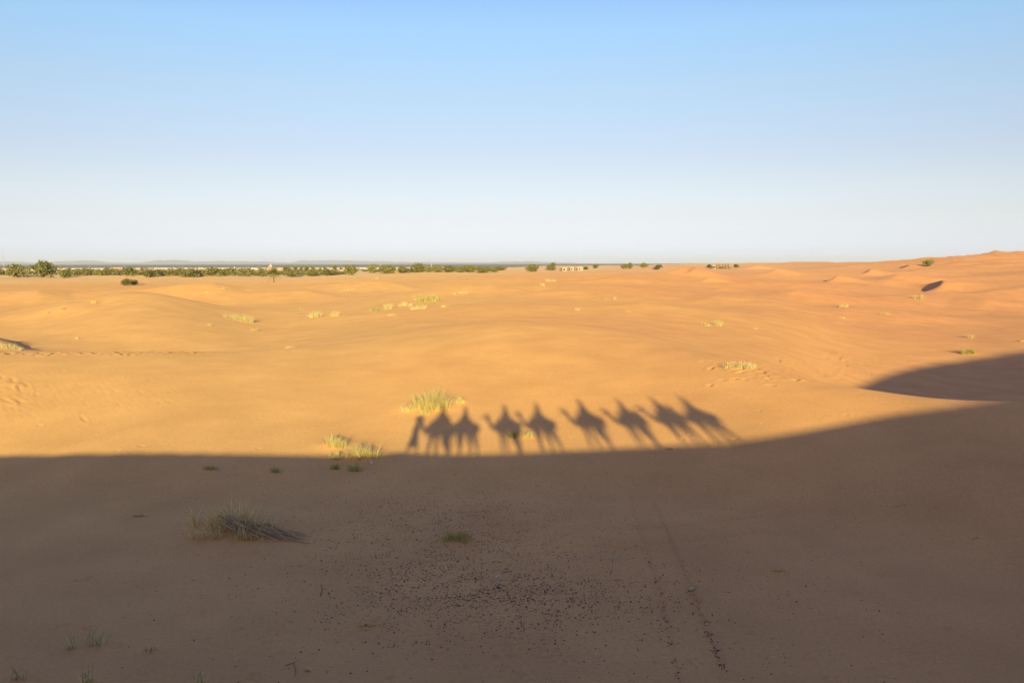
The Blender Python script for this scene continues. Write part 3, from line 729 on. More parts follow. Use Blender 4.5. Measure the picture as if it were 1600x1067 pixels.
zz = np.array([gz(wx[i], wy[i]) for i in rest])
lx = bv[None, :, 0] * sx[:, None]; ly = bv[None, :, 1] * sy[:, None]
X = lx * np.cos(a)[:, None] - ly * np.sin(a)[:, None] + wx[rest][:, None]; Y = lx * np.sin(a)[:, None] + ly * np.cos(a)[:, None] + wy[rest][:, None]
Z = bv[None, :, 2] * szz[:, None] + (zz + .1 * s)[:, None]
me = bpy.data.meshes.new('scattered_pebbles'); V = np.stack([X, Y, Z], -1).reshape(-1, 3); Q = (bf[None] + (np.arange(n) * len(bv))[:, None, None]).reshape(-1, 3)
me.vertices.add(len(V)); me.vertices.foreach_set('co', V.reshape(-1).astype(np.float32))
me.loops.add(len(Q) * 3); me.loops.foreach_set('vertex_index', Q.reshape(-1).astype(np.int32))
me.polygons.add(len(Q)); me.polygons.foreach_set('loop_start', np.arange(0, len(Q) * 3, 3, dtype=np.int32)); me.update(calc_edges=True)
tag(link('scattered_pebbles', me, M['pebble']), 'dense scatter of fine dark pebbles over the shaded sand', 'pebbles', kind='stuff')
print('PEBBLES', len(wx))

def scrap(px, py, size, m, lab, name='litter_scrap'):
    o = ground_at(px, py); g = random.Random(px); V = []; Fc = []
    for i in range(4):
        for j in range(3): V.append(((i - 1.5) * size * .5, (j - 1) * size * .35, g.uniform(0.0, .5) * size + .01))
    for i in range(3):
        for j in range(2): Fc.append((i * 3 + j, (i + 1) * 3 + j, (i + 1) * 3 + j + 1, i * 3 + j + 1))
    ob = link(name, mesh(name, V, Fc), m); ob.location = o; ob.rotation_euler = (0, 0, g.uniform(-.5, .5))
    sol = ob.modifiers.new('thickness', 'SOLIDIFY'); sol.thickness = .004
    tag(ob, lab, 'litter')
scrap(777, 902, .13, M['foil'], 'bright white plastic scrap lying among the pebbles')
scrap(1078, 921, .16, M['straw'], 'pale straw coloured scrap on the right wheel rut')
scrap(1041, 970, .12, M['rope'], 'small pale scrap on the left wheel rut')
o = ground_at(580, 724); me = pebble_mesh(77, 2); me.materials.clear(); me.materials.append(M['foil']); me.name = 'litter_ball'
ob = link('litter_ball', me, None, None, True); ob.scale = (.10, .09, .12); ob.location = o + Vector((0, 0, .05))
tag(ob, 'shiny pale crumpled ball of litter just inside the shade edge', 'litter')
for k, (pts, lab) in enumerate(([[(445, 1040), (458, 1037), (461, 1046), (460, 1061)], 'thin curved dry twig near the bottom edge left of the pebbles'], [[(784, 894), (792, 895), (800, 893)], 'short dark twig beside the bright white scrap'],
        [[(500, 931), (503, 922), (501, 915)], 'short upright twig at the left edge of the pebble field'])):
    P = [ground_at(*p) for p in pts]; mb = MB(); mb.tube([p - P[0] + Vector((0, 0, .025 + .03 * (i % 2))) for i, p in enumerate(P)], [.012, .011, .009, .005][:len(P)], 5)
    mb.tube([P[1] - P[0] + Vector((0, 0, .04)), P[1] - P[0] + Vector((.12, .05, .10))], [.007, .003], 4)
    ob = mb.build('twig', M['bark']); ob.location = P[0]; tag(ob, lab, 'twig')

# ------------------------------------------------------------------ oasis trees
def crown_mesh(seed, kind):
    g = np.random.default_rng(seed); V = []; Fc = []
    if kind == 'cypress': lobes = [((g.normal(0, .12), g.normal(0, .12), z), .34 * (1.15 - z * .45)) for z in np.linspace(.15, 1.75, 7)]
    else: lobes = [((g.uniform(-.62, .62), g.uniform(-.55, .55), g.uniform(.22, .80)), g.uniform(.28, .46)) for _ in range(11)] + [((0, 0, .45), .6)]
    per = 62 if kind == 'bush' else 50; s0 = .085
    for c, r in lobes:
        for _ in range(int(per * (r / .36)**2)):
            d = g.normal(0, 1, 3); d /= np.linalg.norm(d); rr = r * g.uniform(.55, 1.08)
            p = np.array(c) + d * rr * np.array([1, 1, .85])
            if p[2] < .03: continue
            n = d + g.normal(0, .6, 3); n /= np.linalg.norm(n); t = np.cross(n, g.normal(0, 1, 3)); t /= np.linalg.norm(t); b = np.cross(n, t)
            s = s0 * g.uniform(.6, 1.3); k = len(V)
            V += [p - t * s, p - b * s * .6, p + t * s, p + b * s * .6]; Fc.append((k, k + 1, k + 2, k + 3))
    return mesh('crown', V, Fc)
def trunk_mesh(seed, kind):
    g = random.Random(seed); mb = MB()
    if kind == 'cypress': mb.tube([(0, 0, -.15), (.01, 0, .5), (0, 0, 1.6)], [.07, .055, .015], 6)
    else:
        mb.tube([(0, 0, -.2), (.02, .01, .16), (.03, 0, .36)], [.085, .065, .05], 7)
        for k in range(5):
            a = k * 1.26 + g.uniform(-.3, .3)
            mb.tube([(.02, 0, .14 + .04 * k), (.28 * math.cos(a), .25 * math.sin(a), .42), (.5 * math.cos(a), .45 * math.sin(a), .68)], [.045, .028, .010], 5)
    return mb.mesh('trunk')
def palm_meshes(seed):
    g = random.Random(seed); mb = MB(); lx = g.uniform(-.08, .08)
    pts = [(lx * (k / 7)**2, 0, -.1 + .70 * k / 7) for k in range(8)]
    mb.tube(pts, [.040, .030, .027, .026, .026, .026, .028, .034], 8); top = Vector(pts[-1])
    V = []; Fc = []
    for k in range(54):
        a = k * 2.4; up = g.uniform(-.75, 1.25); L = g.uniform(.42, .58); d = Vector((math.cos(a) * math.cos(up), math.sin(a) * math.cos(up), math.sin(up)))
        side = Vector((-math.sin(a), math.cos(a), 0)); P = []
        for q in range(6):
            s = q / 5; P.append(top + d * L * s + Vector((0, 0, -.30 * L * s * s * (1.2 - up * .3))))
        for q in range(1, 6):
            wv = .15 * math.sin(math.pi * min(1, .25 + q / 6)); dr = Vector((0, 0, -.035))
            for sg in (-1, 1):
                for h_ in (0, .5):
                    base = P[q].lerp(P[q - 1], h_); fw = (P[q] - P[q - 1]) * .8; tip = base + side * sg * wv + fw * .6 + dr; k0 = len(V)
                    V += [base - fw * .16, base + fw * .22, tip]; Fc.append((k0, k0 + 1, k0 + 2))
    return mb.mesh('trunk'), mesh('fronds', V, Fc)
CR = {k: [(trunk_mesh(s, k), crown_mesh(s, k)) for s in r] for k, r in (('bush', range(1, 8)), ('shrub', range(11, 14)), ('cypress', range(21, 24)))}
CR['palm'] = [palm_meshes(s) for s in (31, 32, 33)]
for k, L in CR.items():
    for t, c in L:
        t.materials.append(M['bark']); c.materials.append(M['frond'] if k == 'palm' else M['leafdark'] if k == 'shrub' else M['leaf'])
NM = dict(bush=('oasis_tree', 'tree', 'trees of the oasis'), shrub=('shrub', 'shrub', 'dark shrubs on the far sand'), cypress=('cypress_tree', 'tree', 'slender trees by the far house'), palm=('date_palm', 'palm tree', 'date palms of the oasis'))
def far_spot(px, py, ymax=1000.0):
    gp = pix(px, py, z_all, 150); r = ray(px, py)
    if gp[1] > ymax: gp[1] = ymax; gp[0] = r[0] / r[1] * ymax
    return Vector((gp[0], gp[1], gz(gp[0], gp[1])))
ti = 0
def tree(x0, x1, yt, yb, kind, lab):
    global ti; ti += 1
    o = far_spot((x0 + x1) / 2, yb - .5, 950 if yb > 425 else 1250)
    top = H + ray((x0 + x1) / 2, yt)[2] / ray((x0 + x1) / 2, yt)[1] * o.y; h = max(top - o.z, 2.2); wd = (x1 - x0) / F * o.y
    xm = (x0 + x1) / 2
    if lab is MROW: lab = 'low oasis tree between the pale round tree and the dark round tree' if xm < 290 else 'low green tree in the oasis row between the dark round tree and the domed tower' if xm < 366 else 'low green tree in the oasis row between the domed tower and the single big palm'
    if lab is PROW: lab = 'hazy date palm in the left half of the grove, beside the single big palm' if xm < 478 else 'hazy date palm in the right half of the grove, towards the mud hut'
    if lab is RROW: lab = 'small green tree in the oasis row just right of the thin white mast' if xm < 728 else 'small green tree at the thinning right end of the oasis row'
    if lab is LROW: lab = 'small hazy green tree just right of the largest oasis tree' if xm < 152 else 'small hazy green tree just left of the broad tree above the dark shrubs'
    nm, cat, grp = NM[kind]; t, c = CR[kind][ti % len(CR[kind])]
    root = empty(nm, o, (ti * 2.399) % 6.28); tag(root, lab, cat, grp)
    sc = (wd / 2 * 1.15, wd / 2 * 1.15, h / 1.10) if kind in ('bush', 'shrub') else (h / 1.1, h / 1.1, h / 2.0) if kind == 'cypress' else (h / 1.0,) * 3
    for me, nm2 in ((t, 'trunk'), (c, 'fronds' if kind == 'palm' else 'crown')):
        ob = bpy.data.objects.new(nm2, me); C.objects.link(ob); ob.parent = root; ob.scale = sc
LROW = 'small hazy green tree in the low oasis row right of the largest left tree'
MROW = 'low green tree in the oasis row between the pale round tree and the palms'
RROW = 'small green tree in the thinning right end of the oasis row'
PROW = 'hazy date palm in the palm grove behind the single big palm'
for a in [
 (7, 46, 410, 433, 'bush', 'round green tree at the far left, just left of the largest oasis tree'),
 (42, 91, 404, 433, 'bush', 'largest and tallest tree of the oasis, at the far left'),
 (88, 112, 419, 434, 'bush', 'low bright tree at the right foot of the largest oasis tree'),
 (-14, 10, 417, 429, 'bush', 'low tree cut by the left edge of the view'),
 (110, 128, 418, 431, 'bush', LROW), (125, 147, 416, 430, 'bush', LROW), (143, 163, 418, 430, 'bush', LROW), (157, 179, 416, 430, 'bush', LROW), (174, 191, 417, 430, 'bush', LROW),
 (184, 215, 416, 431, 'bush', 'broad tree standing directly above the pair of dark shrubs'),
 (219, 251, 416, 433, 'bush', 'pale round tree just right of the pair of dark shrubs'),
 (248, 267, 419, 431, 'bush', MROW), (261, 288, 416, 431, 'bush', MROW), (306, 323, 418, 431, 'bush', MROW), (343, 362, 418, 431, 'bush', MROW), (352, 380, 416, 431, 'bush', MROW), (374, 403, 417, 432, 'bush', MROW), (398, 420, 418, 432, 'bush', MROW),
 (281, 312, 416, 433, 'bush', 'dark round tree midway between the pair of shrubs and the white tower'),
 (313, 349, 415, 431, 'bush', 'wide tree left of the white domed tower'),
 (189, 204, 433, 446, 'shrub', 'left and taller of two dark shrubs standing out on the sand'), (202, 217, 435, 445, 'shrub', 'right and lower of two dark shrubs standing out on the sand'),
 (420, 436, 414, 441, 'palm', 'single big date palm standing out on the sand in front of the grove'),
 (404, 412, 415, 431, 'palm', PROW), (440, 448, 414, 431, 'palm', PROW), (449, 457, 416, 431, 'palm', PROW), (457, 465, 413, 430, 'palm', PROW), (466, 474, 416, 430, 'palm', PROW), (476, 484, 414, 430, 'palm', PROW), (485, 494, 416, 430, 'palm', PROW), (497, 505, 416, 429, 'palm', PROW), (508, 517, 417, 429, 'palm', PROW), (519, 527, 416, 428, 'palm', PROW), (624, 632, 413, 427, 'palm', 'date palm between the two rounded trees right of the mud hut'),
 (444, 470, 420, 433, 'bush', 'low bush at the foot of the left part of the palm grove'), (474, 498, 420, 432, 'bush', 'low bush at the foot of the right part of the palm grove'), (500, 528, 420, 431, 'bush', 'low bush at the right end of the palm grove, left of the mud hut'),
 (538, 562, 413, 430, 'bush', 'rounded tree just right of the small mud hut'), (571, 590, 411, 427, 'bush', 'tall narrow tree second to the right of the mud hut'), (592, 618, 412, 428, 'bush', 'dark round tree third to the right of the mud hut'),
 (618, 642, 416, 427, 'bush', 'low tree at the foot of the tallest middle tree'), (640, 667, 409, 426, 'bush', 'tallest tree in the middle of the oasis, left of the thin white mast'), (662, 677, 414, 426, 'bush', 'narrow tree right under the thin white mast'),
 (675, 693, 415, 426, 'bush', RROW), (690, 712, 414, 426, 'bush', RROW), (711, 728, 415, 426, 'bush', RROW), (726, 744, 414, 426, 'bush', RROW), (743, 767, 415, 427, 'bush', RROW), (765, 779, 417, 426, 'bush', RROW),
 (819, 846, 412, 425, 'bush', 'wide green tree alone right of the oasis row'), (828, 838, 419, 425, 'shrub', 'dark shrub at the foot of the wide lone tree'), (851, 867, 412, 423, 'bush', 'green tree with a thin palm at its right side'), (860, 868, 408, 423, 'palm', 'thin date palm rising above the green tree left of the pale walls'),
 (926, 935, 412, 420, 'bush', 'tiny tree right of the pale walls'), (911, 920, 417, 422, 'shrub', 'tiny shrub at the right end of the pale walls'),
 (969, 981, 411, 421, 'bush', 'left one of the dark pair of trees at right of centre'), (978, 990, 410, 421, 'bush', 'right one of the dark pair of trees at right of centre'), (999, 1014, 410, 419, 'bush', 'greyish tree just right of the dark pair'), (1022, 1035, 413, 422, 'shrub', 'dark round shrub right of the greyish tree'),
 (1117, 1121, 412, 421, 'cypress', 'slender dark tree at the left end of the row by the far house'), (1121, 1127, 411, 421, 'cypress', 'slender dark tree in the middle of the row by the far house'), (1126, 1132, 412, 421, 'cypress', 'slender dark tree in the middle of the row by the far house'), (1131, 1136, 412, 421, 'cypress', 'slender dark tree in the middle of the row by the far house'), (1135, 1141, 411, 421, 'cypress', 'slender dark tree at the right end of the row by the far house'),
 (1145, 1154, 414, 419, 'shrub', 'tiny shrub right of the slender row by the far house'), (1103, 1112, 415, 419, 'shrub', 'tiny shrub left of the far house'),
 (1441, 1457, 405, 418, 'bush', 'lone green tree on the dunes at the right horizon'),
]: tree(*a)
g = np.random.default_rng(77)
for lo, hi_, n, lab, yb, grove in ((108, 215, 14, LROW, 430, 0), (215, 422, 24, MROW, 431, 0), (424, 536, 14, 'low bush under the hazy palms of the grove', 431, 0), (424, 536, 9, PROW, 429, 1), (538, 672, 10, 'low bush filling the row between the taller middle trees', 426, 0), (672, 790, 13, RROW, 425, 0), (-20, 110, 6, 'low bush behind the big trees at the far left', 429, 0)):
    for k in range(n):
        x = lo + (hi_ - lo) * (k + g.uniform(.1, .9)) / n; wd_ = g.uniform(11, 19) if not grove else 9; top_ = yb - g.uniform(6.5, 12.5) if not grove else yb - g.uniform(13, 17)
        tree(x - wd_ / 2, x + wd_ / 2, top_, yb - g.uniform(0, 2.5), 'palm' if grove else 'bush', lab)

# ------------------------------------------------------------------ oasis buildings, mast, poles
def house(x0, x1, yt, yb, m, lab, ymax=1300.0, windows=2, cat='house', name='adobe_house'):
    o = far_spot((x0 + x1) / 2, yb, ymax); k = o.y / F; w_ = (x1 - x0) * k; h = (yb - yt) * k; d = min(w_, 9)
    root = empty(name, o); tag(root, lab, cat)
    mb = MB(); mb.box((0, d / 2, h / 2 - .5), (w_, d, h + 1)); mb.build('wall', m, root)
    mb = MB(); mb.box((0, .15, h + .22), (w_ + .1, .3, .45)); mb.box((0, d - .15, h + .22), (w_ + .1, .3, .45)); mb.box((-w_ / 2 + .1, d / 2, h + .22), (.3, d - .62, .45)); mb.box((w_ / 2 - .1, d / 2, h + .22), (.3, d - .62, .45)); mb.build('parapet', m, root)
    for q in range(windows):
        x = (q + 1) / (windows + 1) * w_ - w_ / 2 + .3
        f = MB(); f.box((x, -.03, h * .55), (1.3, .1, 1.5)); fo = f.build('window', M['white'], root)
        f = MB(); f.box((x, -.09, h * .55), (.95, .04, 1.15)); f.build('pane', M['dark'], fo)
    f = MB(); f.box((-w_ * .32, -.04, .85), (1.1, .1, 2.1)); f.build('door', M['bark'], root)
    return root, o, k, w_, h
house(531, 538, 422, 428, M['pink'], 'small mud hut standing clear in front of the palm grove', 800, 0, 'hut', 'mud_hut')
house(94, 106, 416, 421, M['adobe'], 'pale block house right of the largest oasis tree')
house(112, 121, 416, 420, M['white'], 'small whitish house behind the low left oasis row')
house(174, 191, 413, 419, M['pink'], 'long pinkish house above the left oasis row')
house(208, 220, 416, 421, M['adobe'], 'low pale house left of the pale round tree')
house(290, 297, 416, 420, M['white'], 'tiny white house above the dark round tree')
house(412, 446, 412, 417, M['adobe'], 'long pale building at the foot of the minaret', windows=4)
house(535, 549, 414, 419, M['adobe'], 'pale flat house behind the rounded tree by the mud hut')
house(606, 622, 413, 418, M['pink'], 'pale house behind the dark round tree')
house(875, 886, 419.5, 424, M['adobe'], 'left pale walled house right of the thin palm', windows=1)
house(888, 897, 419, 423, M['pink'], 'middle pinkish house right of the thin palm', windows=1)
house(899, 911, 418.5, 423, M['adobe'], 'right pale walled house right of the thin palm', windows=1)
house(1112, 1118, 416, 420.5, M['pink'], 'pinkish far house at the left of the slender dark trees', windows=1)
# minaret: square shaft, gallery, lantern
o = far_spot(424, 416, 1300); k = o.y / F; root = empty('minaret', o + Vector((0, -3, 0))); tag(root, 'square pale minaret above the long oasis building', 'tower')
mb = MB(); mb.box((0, 0, 8 * k / 2), (5.5 * k, 5.5 * k, 8.6 * k)); mb.build('shaft', M['pink'], root)
mb = MB(); mb.box((0, 0, 8.45 * k), (6.1 * k, 6.1 * k, .35 * k)); mb.build('gallery', M['white'], root)
mb = MB(); mb.box((0, 0, 9.7 * k), (2.4 * k, 2.4 * k, 2.1 * k)); mb.build('lantern', M['pink'], root)
mb = MB(); mb.loft([(0, 0, 10.8 * k, 1.2 * k, 1.2 * k), (0, 0, 11.3 * k, .8 * k, .8 * k), (0, 0, 11.8 * k, .08 * k, .08 * k)], 10); mb.build('cap', M['white'], root)
for s in (-1, 1):
    mb = MB(); mb.box((s * 1.2 * k, -2.77 * k, 5 * k), (.7 * k, .1 * k, 1.6 * k)); mb.build('window', M['dark'], root)
# white domed tower above the oasis row
o = far_spot(366, 419, 1300); k = o.y / F; root = empty('domed_tower', o); tag(root, 'white domed tower rising above the oasis row', 'tower')
mb = MB(); mb.box((0, 0, 2.4 * k), (4.4 * k, 4.4 * k, 5.6 * k), 0, .94); mb.build('wall', M['white'], root)
mb = MB(); mb.loft([(0, 0, 5.2 * k, 2 * k, 2 * k), (0, 0, 6.2 * k, 1.7 * k, 1.7 * k), (0, 0, 7.0 * k, .9 * k, .9 * k), (0, 0, 7.6 * k, .1 * k, .1 * k)], 12); mb.build('dome', M['white'], root)
mb = MB(); mb.box((0, -2.2 * k, 2.6 * k), (1 * k, .1 * k, 1.6 * k)); mb.build('window', M['dark'], root)
# lattice mast
o = far_spot(6, 418, 1600); k = o.y / F; hm = 34 * k; root = empty('lattice_mast', o); tag(root, 'tall thin lattice radio mast at the far left edge', 'mast')
legs = [Vector((math.cos(a), math.sin(a), 0)) * .95 for a in (0.5, 2.6, 4.7)]
for L in legs:
    mb = MB(); mb.tube([L, L * .8 + Vector((0, 0, hm))], .17, 5); mb.build('leg', M['steel'], root)
mb = MB()
for q in range(14):
    for i in range(3):
        a, b = legs[i], legs[(i + 1) % 3]; z0, z1 = hm * q / 14, hm * (q + 1) / 14
        mb.tube([a * .92 + Vector((0, 0, z0)), b * .92 + Vector((0, 0, z1))], .08, 4, False)
mb.build('bracing', M['steel'], root)
mb = MB(); mb.tube([(0, 0, hm), (0, 0, hm * 1.06)], .1, 5); mb.build('antenna', M['steel'], root)
o = far_spot(674, 416, 1300); k = o.y / F; root = empty('thin_mast', o); tag(root, 'thin white mast behind the tallest middle tree', 'mast')
mb = MB(); mb.tube([(0, 0, -1), (0, 0, 6 * k), (0, 0, 13 * k)], [.45, .4, .2], 8); mb.build('pole', M['white'], root)
mb = MB(); mb.loft([(0, 0, 5.4 * k, .9, .9), (0, 0, 5.8 * k, 1.1, 1.1), (0, 0, 6.4 * k, 1.1, 1.1), (0, 0, 6.7 * k, .5, .5)], 10); mb.build('platform', M['white'], root)
for x in (140, 163, 195, 218, 245, 271, 286, 312, 335, 388, 404):
    o = far_spot(x, 420, 1250); k = o.y / F; root = empty('utility_pole', o); tag(root, 'thin utility pole in the faint line behind the left oasis row', 'pole', 'utility poles behind the oasis')
    mb = MB(); mb.tube([(0, 0, -1), (0, 0, 9 * k)], [.16, .11], 6); mb.build('pole', M['steel'], root)
    mb = MB(); mb.box((0, 0, 8.6 * k), (1.8, .14, .14)); mb.build('crossarm', M['steel'], root)

# ------------------------------------------------------------------ the caravan whose shadows fall on the sand (on the crest, behind the view)
def skin(verts, edges, radii, root, sub=1, name='body'):
    me = bpy.data.meshes.new(name); me.from_pydata(verts, edges, []); ob = bpy.data.objects.new(name, me); C.objects.link(ob)
    ob.modifiers.new('skin', 'SKIN'); sd_ = me.skin_vertices[0].data
    for i, r in enumerate(radii): sd_[i].radius = (r, r) if not hasattr(r, '__len__') else r; sd_[i].use_root = (i == root)
    ob.modifiers[0].use_smooth_shade = True
    s = ob.modifiers.new('sub', 'SUBSURF'); s.levels = sub; s.render_levels = sub
    dg = bpy.context.evaluated_depsgraph_get(); dg.update(); out_ = bpy.data.meshes.new_from_object(ob.evaluated_get(dg))
    bpy.data.objects.remove(ob); bpy.data.meshes.remove(me); out_.name = name
    return out_
def join_meshes(name, meshes):
    bm = bmesh.new()
    for m_ in meshes: bm.from_mesh(m_)
    me = bpy.data.meshes.new(name); bm.to_mesh(me); bm.free(); return me

def camel_mesh(ph, neck):
    V = []; E = []; Rr = []
    def add(p, r, parent=None):
        V.append(p); Rr.append(r)
        if parent is not None: E.append((parent, len(V) - 1))
        return len(V) - 1
    mid = add((-.05, 0, 1.53), (.47, .42))
    hip = add((-.52, 0, 1.54), (.40, .40), mid); rump = add((-.90, 0, 1.46), (.28, .32), hip)
    t1 = add((-1.12, 0, 1.30), .05, rump); t2 = add((-1.16, .02, 1.02), .03, t1); add((-1.15, .03, .80), .045, t2)
    hm = add((-.05, 0, 1.86), (.30, .30), mid); add((-.06, 0, 2.06), (.15, .16), hm)
    ch = add((.40, 0, 1.47), (.42, .42), mid); sh = add((.66, 0, 1.38), (.31, .36), ch)
    n0 = add((.92, 0, 1.27), (.20, .24), sh); n1 = add((1.18, 0, 1.25 + neck * .10), (.155, .185), n0); n2 = add((1.42, 0, 1.38 + neck * .2), (.13, .155), n1)
    n3 = add((1.58, 0, 1.62 + neck * .3), (.12, .14), n2); n4 = add((1.66, 0, 1.84 + neck * .35), (.115, .13), n3)
    h0 = add((1.74, 0, 1.97 + neck * .36), (.125, .14), n4); h1 = add((1.92, 0, 1.96 + neck * .36), (.11, .115), h0); h2 = add((2.10, 0, 1.90 + neck * .36), (.09, .085), h1); add((2.20, 0, 1.87 + neck * .36), (.055, .05), h2)
    for s in (-1, 1):
        e = add((1.70, s * .09, 2.06 + neck * .36), .035, h0); add((1.68, s * .13, 2.14 + neck * .36), .02, e)
        d = ph * s
        a = add((.46, s * .20, 1.16), (.16, .18), ch); b = add((.44 + d * .06, s * .20, .98), .125, a); c = add((.48 + d * .20, s * .17, .56), .095, b); f = add((.50 + d * .34 - .05 * abs(d), s * .16, .14), .066, c); add((.57 + d * .36, s * .16, .05), (.085, .06), f)
        a = add((-.58, s * .19, 1.18), (.18, .22), hip); b = add((-.48 - d * .12, s * .21, .94), .155, a); c = add((-.78 - d * .22, s * .18, .56), .088, b); f = add((-.70 - d * .34, s * .16, .14), .064, c); add((-.63 - d * .34, s * .16, .05), (.085, .06), f)
    return skin(V, E, Rr, 0, 2, 'camel')
def hand_chain(p, d, sidev, up):
    """five bent fingers rooted in the palm"""
    out_ = []; p, d, sidev, up = Vector(p), Vector(d).normalized(), Vector(sidev).normalized(), Vector(up).normalized()
    for k, L in enumerate((.072, .082, .076, .060)):
        b = p + sidev * (.024 - .016 * k); q = b + d * L * .5 + up * .004; r_ = q + (d * .6 - up * .8).normalized() * L * .38; t_ = r_ + (-up * .8 - d * .5).normalized() * L * .3
        out_.append(skin([b[:], q[:], r_[:], t_[:]], [(0, 1), (1, 2), (2, 3)], [.0095, .009, .008, .006], 0, 1, 'finger'))
    b = p - d * .03 + sidev * .03; q = b + (sidev + d * .6).normalized() * .035; r_ = q + (d - up * .4).normalized() * .03
    out_.append(skin([b[:], q[:], r_[:]], [(0, 1), (1, 2)], [.011, .010, .007], 0, 1, 'thumb')); return out_
def person_mesh(pose, turn=0.0):
    V = []; E = []; Rr = []
    def add(p, r, parent=None):
        V.append(p); Rr.append(r)
        if parent is not None: E.append((parent, len(V) - 1))
        return len(V) - 1
    pl = add((0, 0, 0), (.15, .13)); wa = add((0, 0, .19), (.14, .11), pl); ct = add((.02, 0, .38), (.17, .12), wa); nb = add((.01, 0, .51), (.10, .08), ct); nk = add((.02, 0, .59), .055, nb)
    h0 = add((.045, 0, .655), (.075, .09), nk); h1 = add((.035, 0, .755), (.085, .105), h0); add((.025, 0, .845), (.065, .08), h1)
    parts = []
    for s in (-1, 1):
        if pose == 'ride':
            arm = [(.02, s * .19, .465), (.13, s * .27, .22), (.36, s * .12, .17), (.43, s * .09, .15)]; leg = [(.03, s * .13, -.03), (.38, s * .40, -.10), (.28, s * .44, -.50), (.44, s * .45, -.57)]
        elif pose == 'ride_up':
            arm = [(.02, s * .19, .465), (.10, s * .30, .20), (.34, s * .14, .15), (.41, s * .10, .14)] if s < 0 else [(.02, .20, .48), (.10, .42, .62), (.14, .40, .86), (.15, .39, .93)]
            leg = [(.03, s * .13, -.03), (.38, s * .40, -.10), (.28, s * .44, -.50), (.44, s * .45, -.57)]
        else:
            arm = [(.02, s * .19, .465), (-.04 - s * .10, s * .25, .19), (.06 - s * .20, s * .25, -.05), (.08 - s * .22, s * .25, -.13)]; leg = [(.0, s * .10, -.04), (.06 + s * .20, s * .10, -.44), (-.04 + s * .30, s * .10, -.83), (.12 + s * .30, s * .11, -.89)]
        a = add(arm[0], .068, ct); b = add(arm[1], .050, a); c = add(arm[2], .034, b); add(arm[3], (.042, .026), c)
        a = add(leg[0], .10, pl); b = add(leg[1], .072, a); c = add(leg[2], .046, b); add(leg[3], (.045, .035), c)
        d = Vector(arm[3]) - Vector(arm[2]); up = Vector((0, 0, 1)) if abs(d.normalized().z) < .8 else Vector((1, 0, 0)); sv = d.cross(up).normalized() * s
        parts += hand_chain(Vector(arm[3]) + d.normalized() * .02, d, -sv, up)
    parts.insert(0, skin(V, E, Rr, 0, 2, 'person'))
    mb = MB(); mb.tube([(.125, 0, .765), (.150, 0, .735), (.158, 0, .715), (.13, 0, .708)], [.010, .015, .018, .008], 6)
    mb.box((.128, 0, .672), (.014, .048, .012)); mb.box((.124, 0, .655), (.014, .038, .01))
    for s in (-1, 1): mb.tube([(.02, s * .088, .775), (.03, s * .103, .75), (.035, s * .092, .71)], [.012, .018, .010], 5)
    parts.append(mb.mesh('face')); return join_meshes('person', parts)
def dress(root, pose, robe_m, scarf_m, hat):
    mb = MB()
    if pose.startswith('ride'): rings = [(.01, 0, .56, .075, .085), (.01, 0, .505, .13, .21), (.02, 0, .40, .155, .25), (.02, 0, .20, .165, .235), (.03, 0, .02, .21, .28), (.06, 0, -.16, .30, .40)]
    else: rings = [(.01, 0, .56, .075, .085), (.01, 0, .505, .13, .21), (.02, 0, .38, .165, .25), (.01, 0, .15, .17, .22), (.02, 0, -.25, .25, .24), (.04, 0, -.62, .36, .27)]
    mb.loft(rings, 20); mb.build('robe', robe_m, root, True)
    mb = MB()
    for k, z in enumerate((.79, .825, .86, .89)):
        r = (.112, .122, .115, .09)[k]; pts = [(.03 + r * math.cos(t) * 1.06, r * math.sin(t), z + .012 * math.sin(2 * t + k)) for t in np.linspace(0, 2 * math.pi, 15)]; mb.tube(pts, .028, 6)
    mb.loft([(.03, 0, .80, .11, .10), (.03, 0, .90, .10, .095), (.03, 0, .955, .045, .04)], 14)
    mb.loft([(-.035, 0, .40, .10, .13), (-.03, 0, .52, .10, .12), (-.03, 0, .66, .095, .10), (-.02, 0, .80, .10, .105)], 14)
    mb.build('headscarf', scarf_m, root, True)
    for s in (-1, 1):
        mb = MB(); mb.loft([(.128, s * .035, .752, .004, .006), (.130, s * .035, .76, .008, .012), (.128, s * .035, .768, .004, .006)], 8); mb.build('eye', M['black'], root)
def saddle_mesh():
    V = []; n, m_ = 15, 9
    for i in range(m_):
        x = -.70 + 1.26 * i / (m_ - 1); hump = math.exp(-((x + .05) / .42)**2)
        for j in range(n):
            t = math.pi * j / (n - 1); r = .60; z = 1.28 + math.sin(t) * (.56 + .30 * hump); y = math.cos(t) * (.57 + .06 * hump)
            V.append((x, y, z))
    Fc = [(i * n + j, i * n + j + 1, (i + 1) * n + j + 1, (i + 1) * n + j) for i in range(m_ - 1) for j in range(n - 1)]
    return mesh('saddle', V, Fc)
CM = [camel_mesh(.55, 0.0), camel_mesh(-.45, .1), camel_mesh(.2, -.1), camel_mesh(-.7, .05)]
PMS = {'ride': person_mesh('ride'), 'ride_up': person_mesh('ride_up'), 'walk': person_mesh('walk')}
for m_ in PMS.values(): m_.materials.append(M['skin']); m_.polygons.foreach_set('use_smooth', [True] * len(m_.polygons))
SAD = saddle_mesh(); SAD.materials.append(M['red'])
HD = Vector((-1, .9, 0)).normalized(); RZ = math.atan2(HD.y, HD.x)
def back_to(px, py, off):
    G = pix(px, py, z_all); t = (G[1] + .9 * G[0] - off) / (S[1] + .9 * S[0]); return Vector(G - t * S)
TOP = 2.98
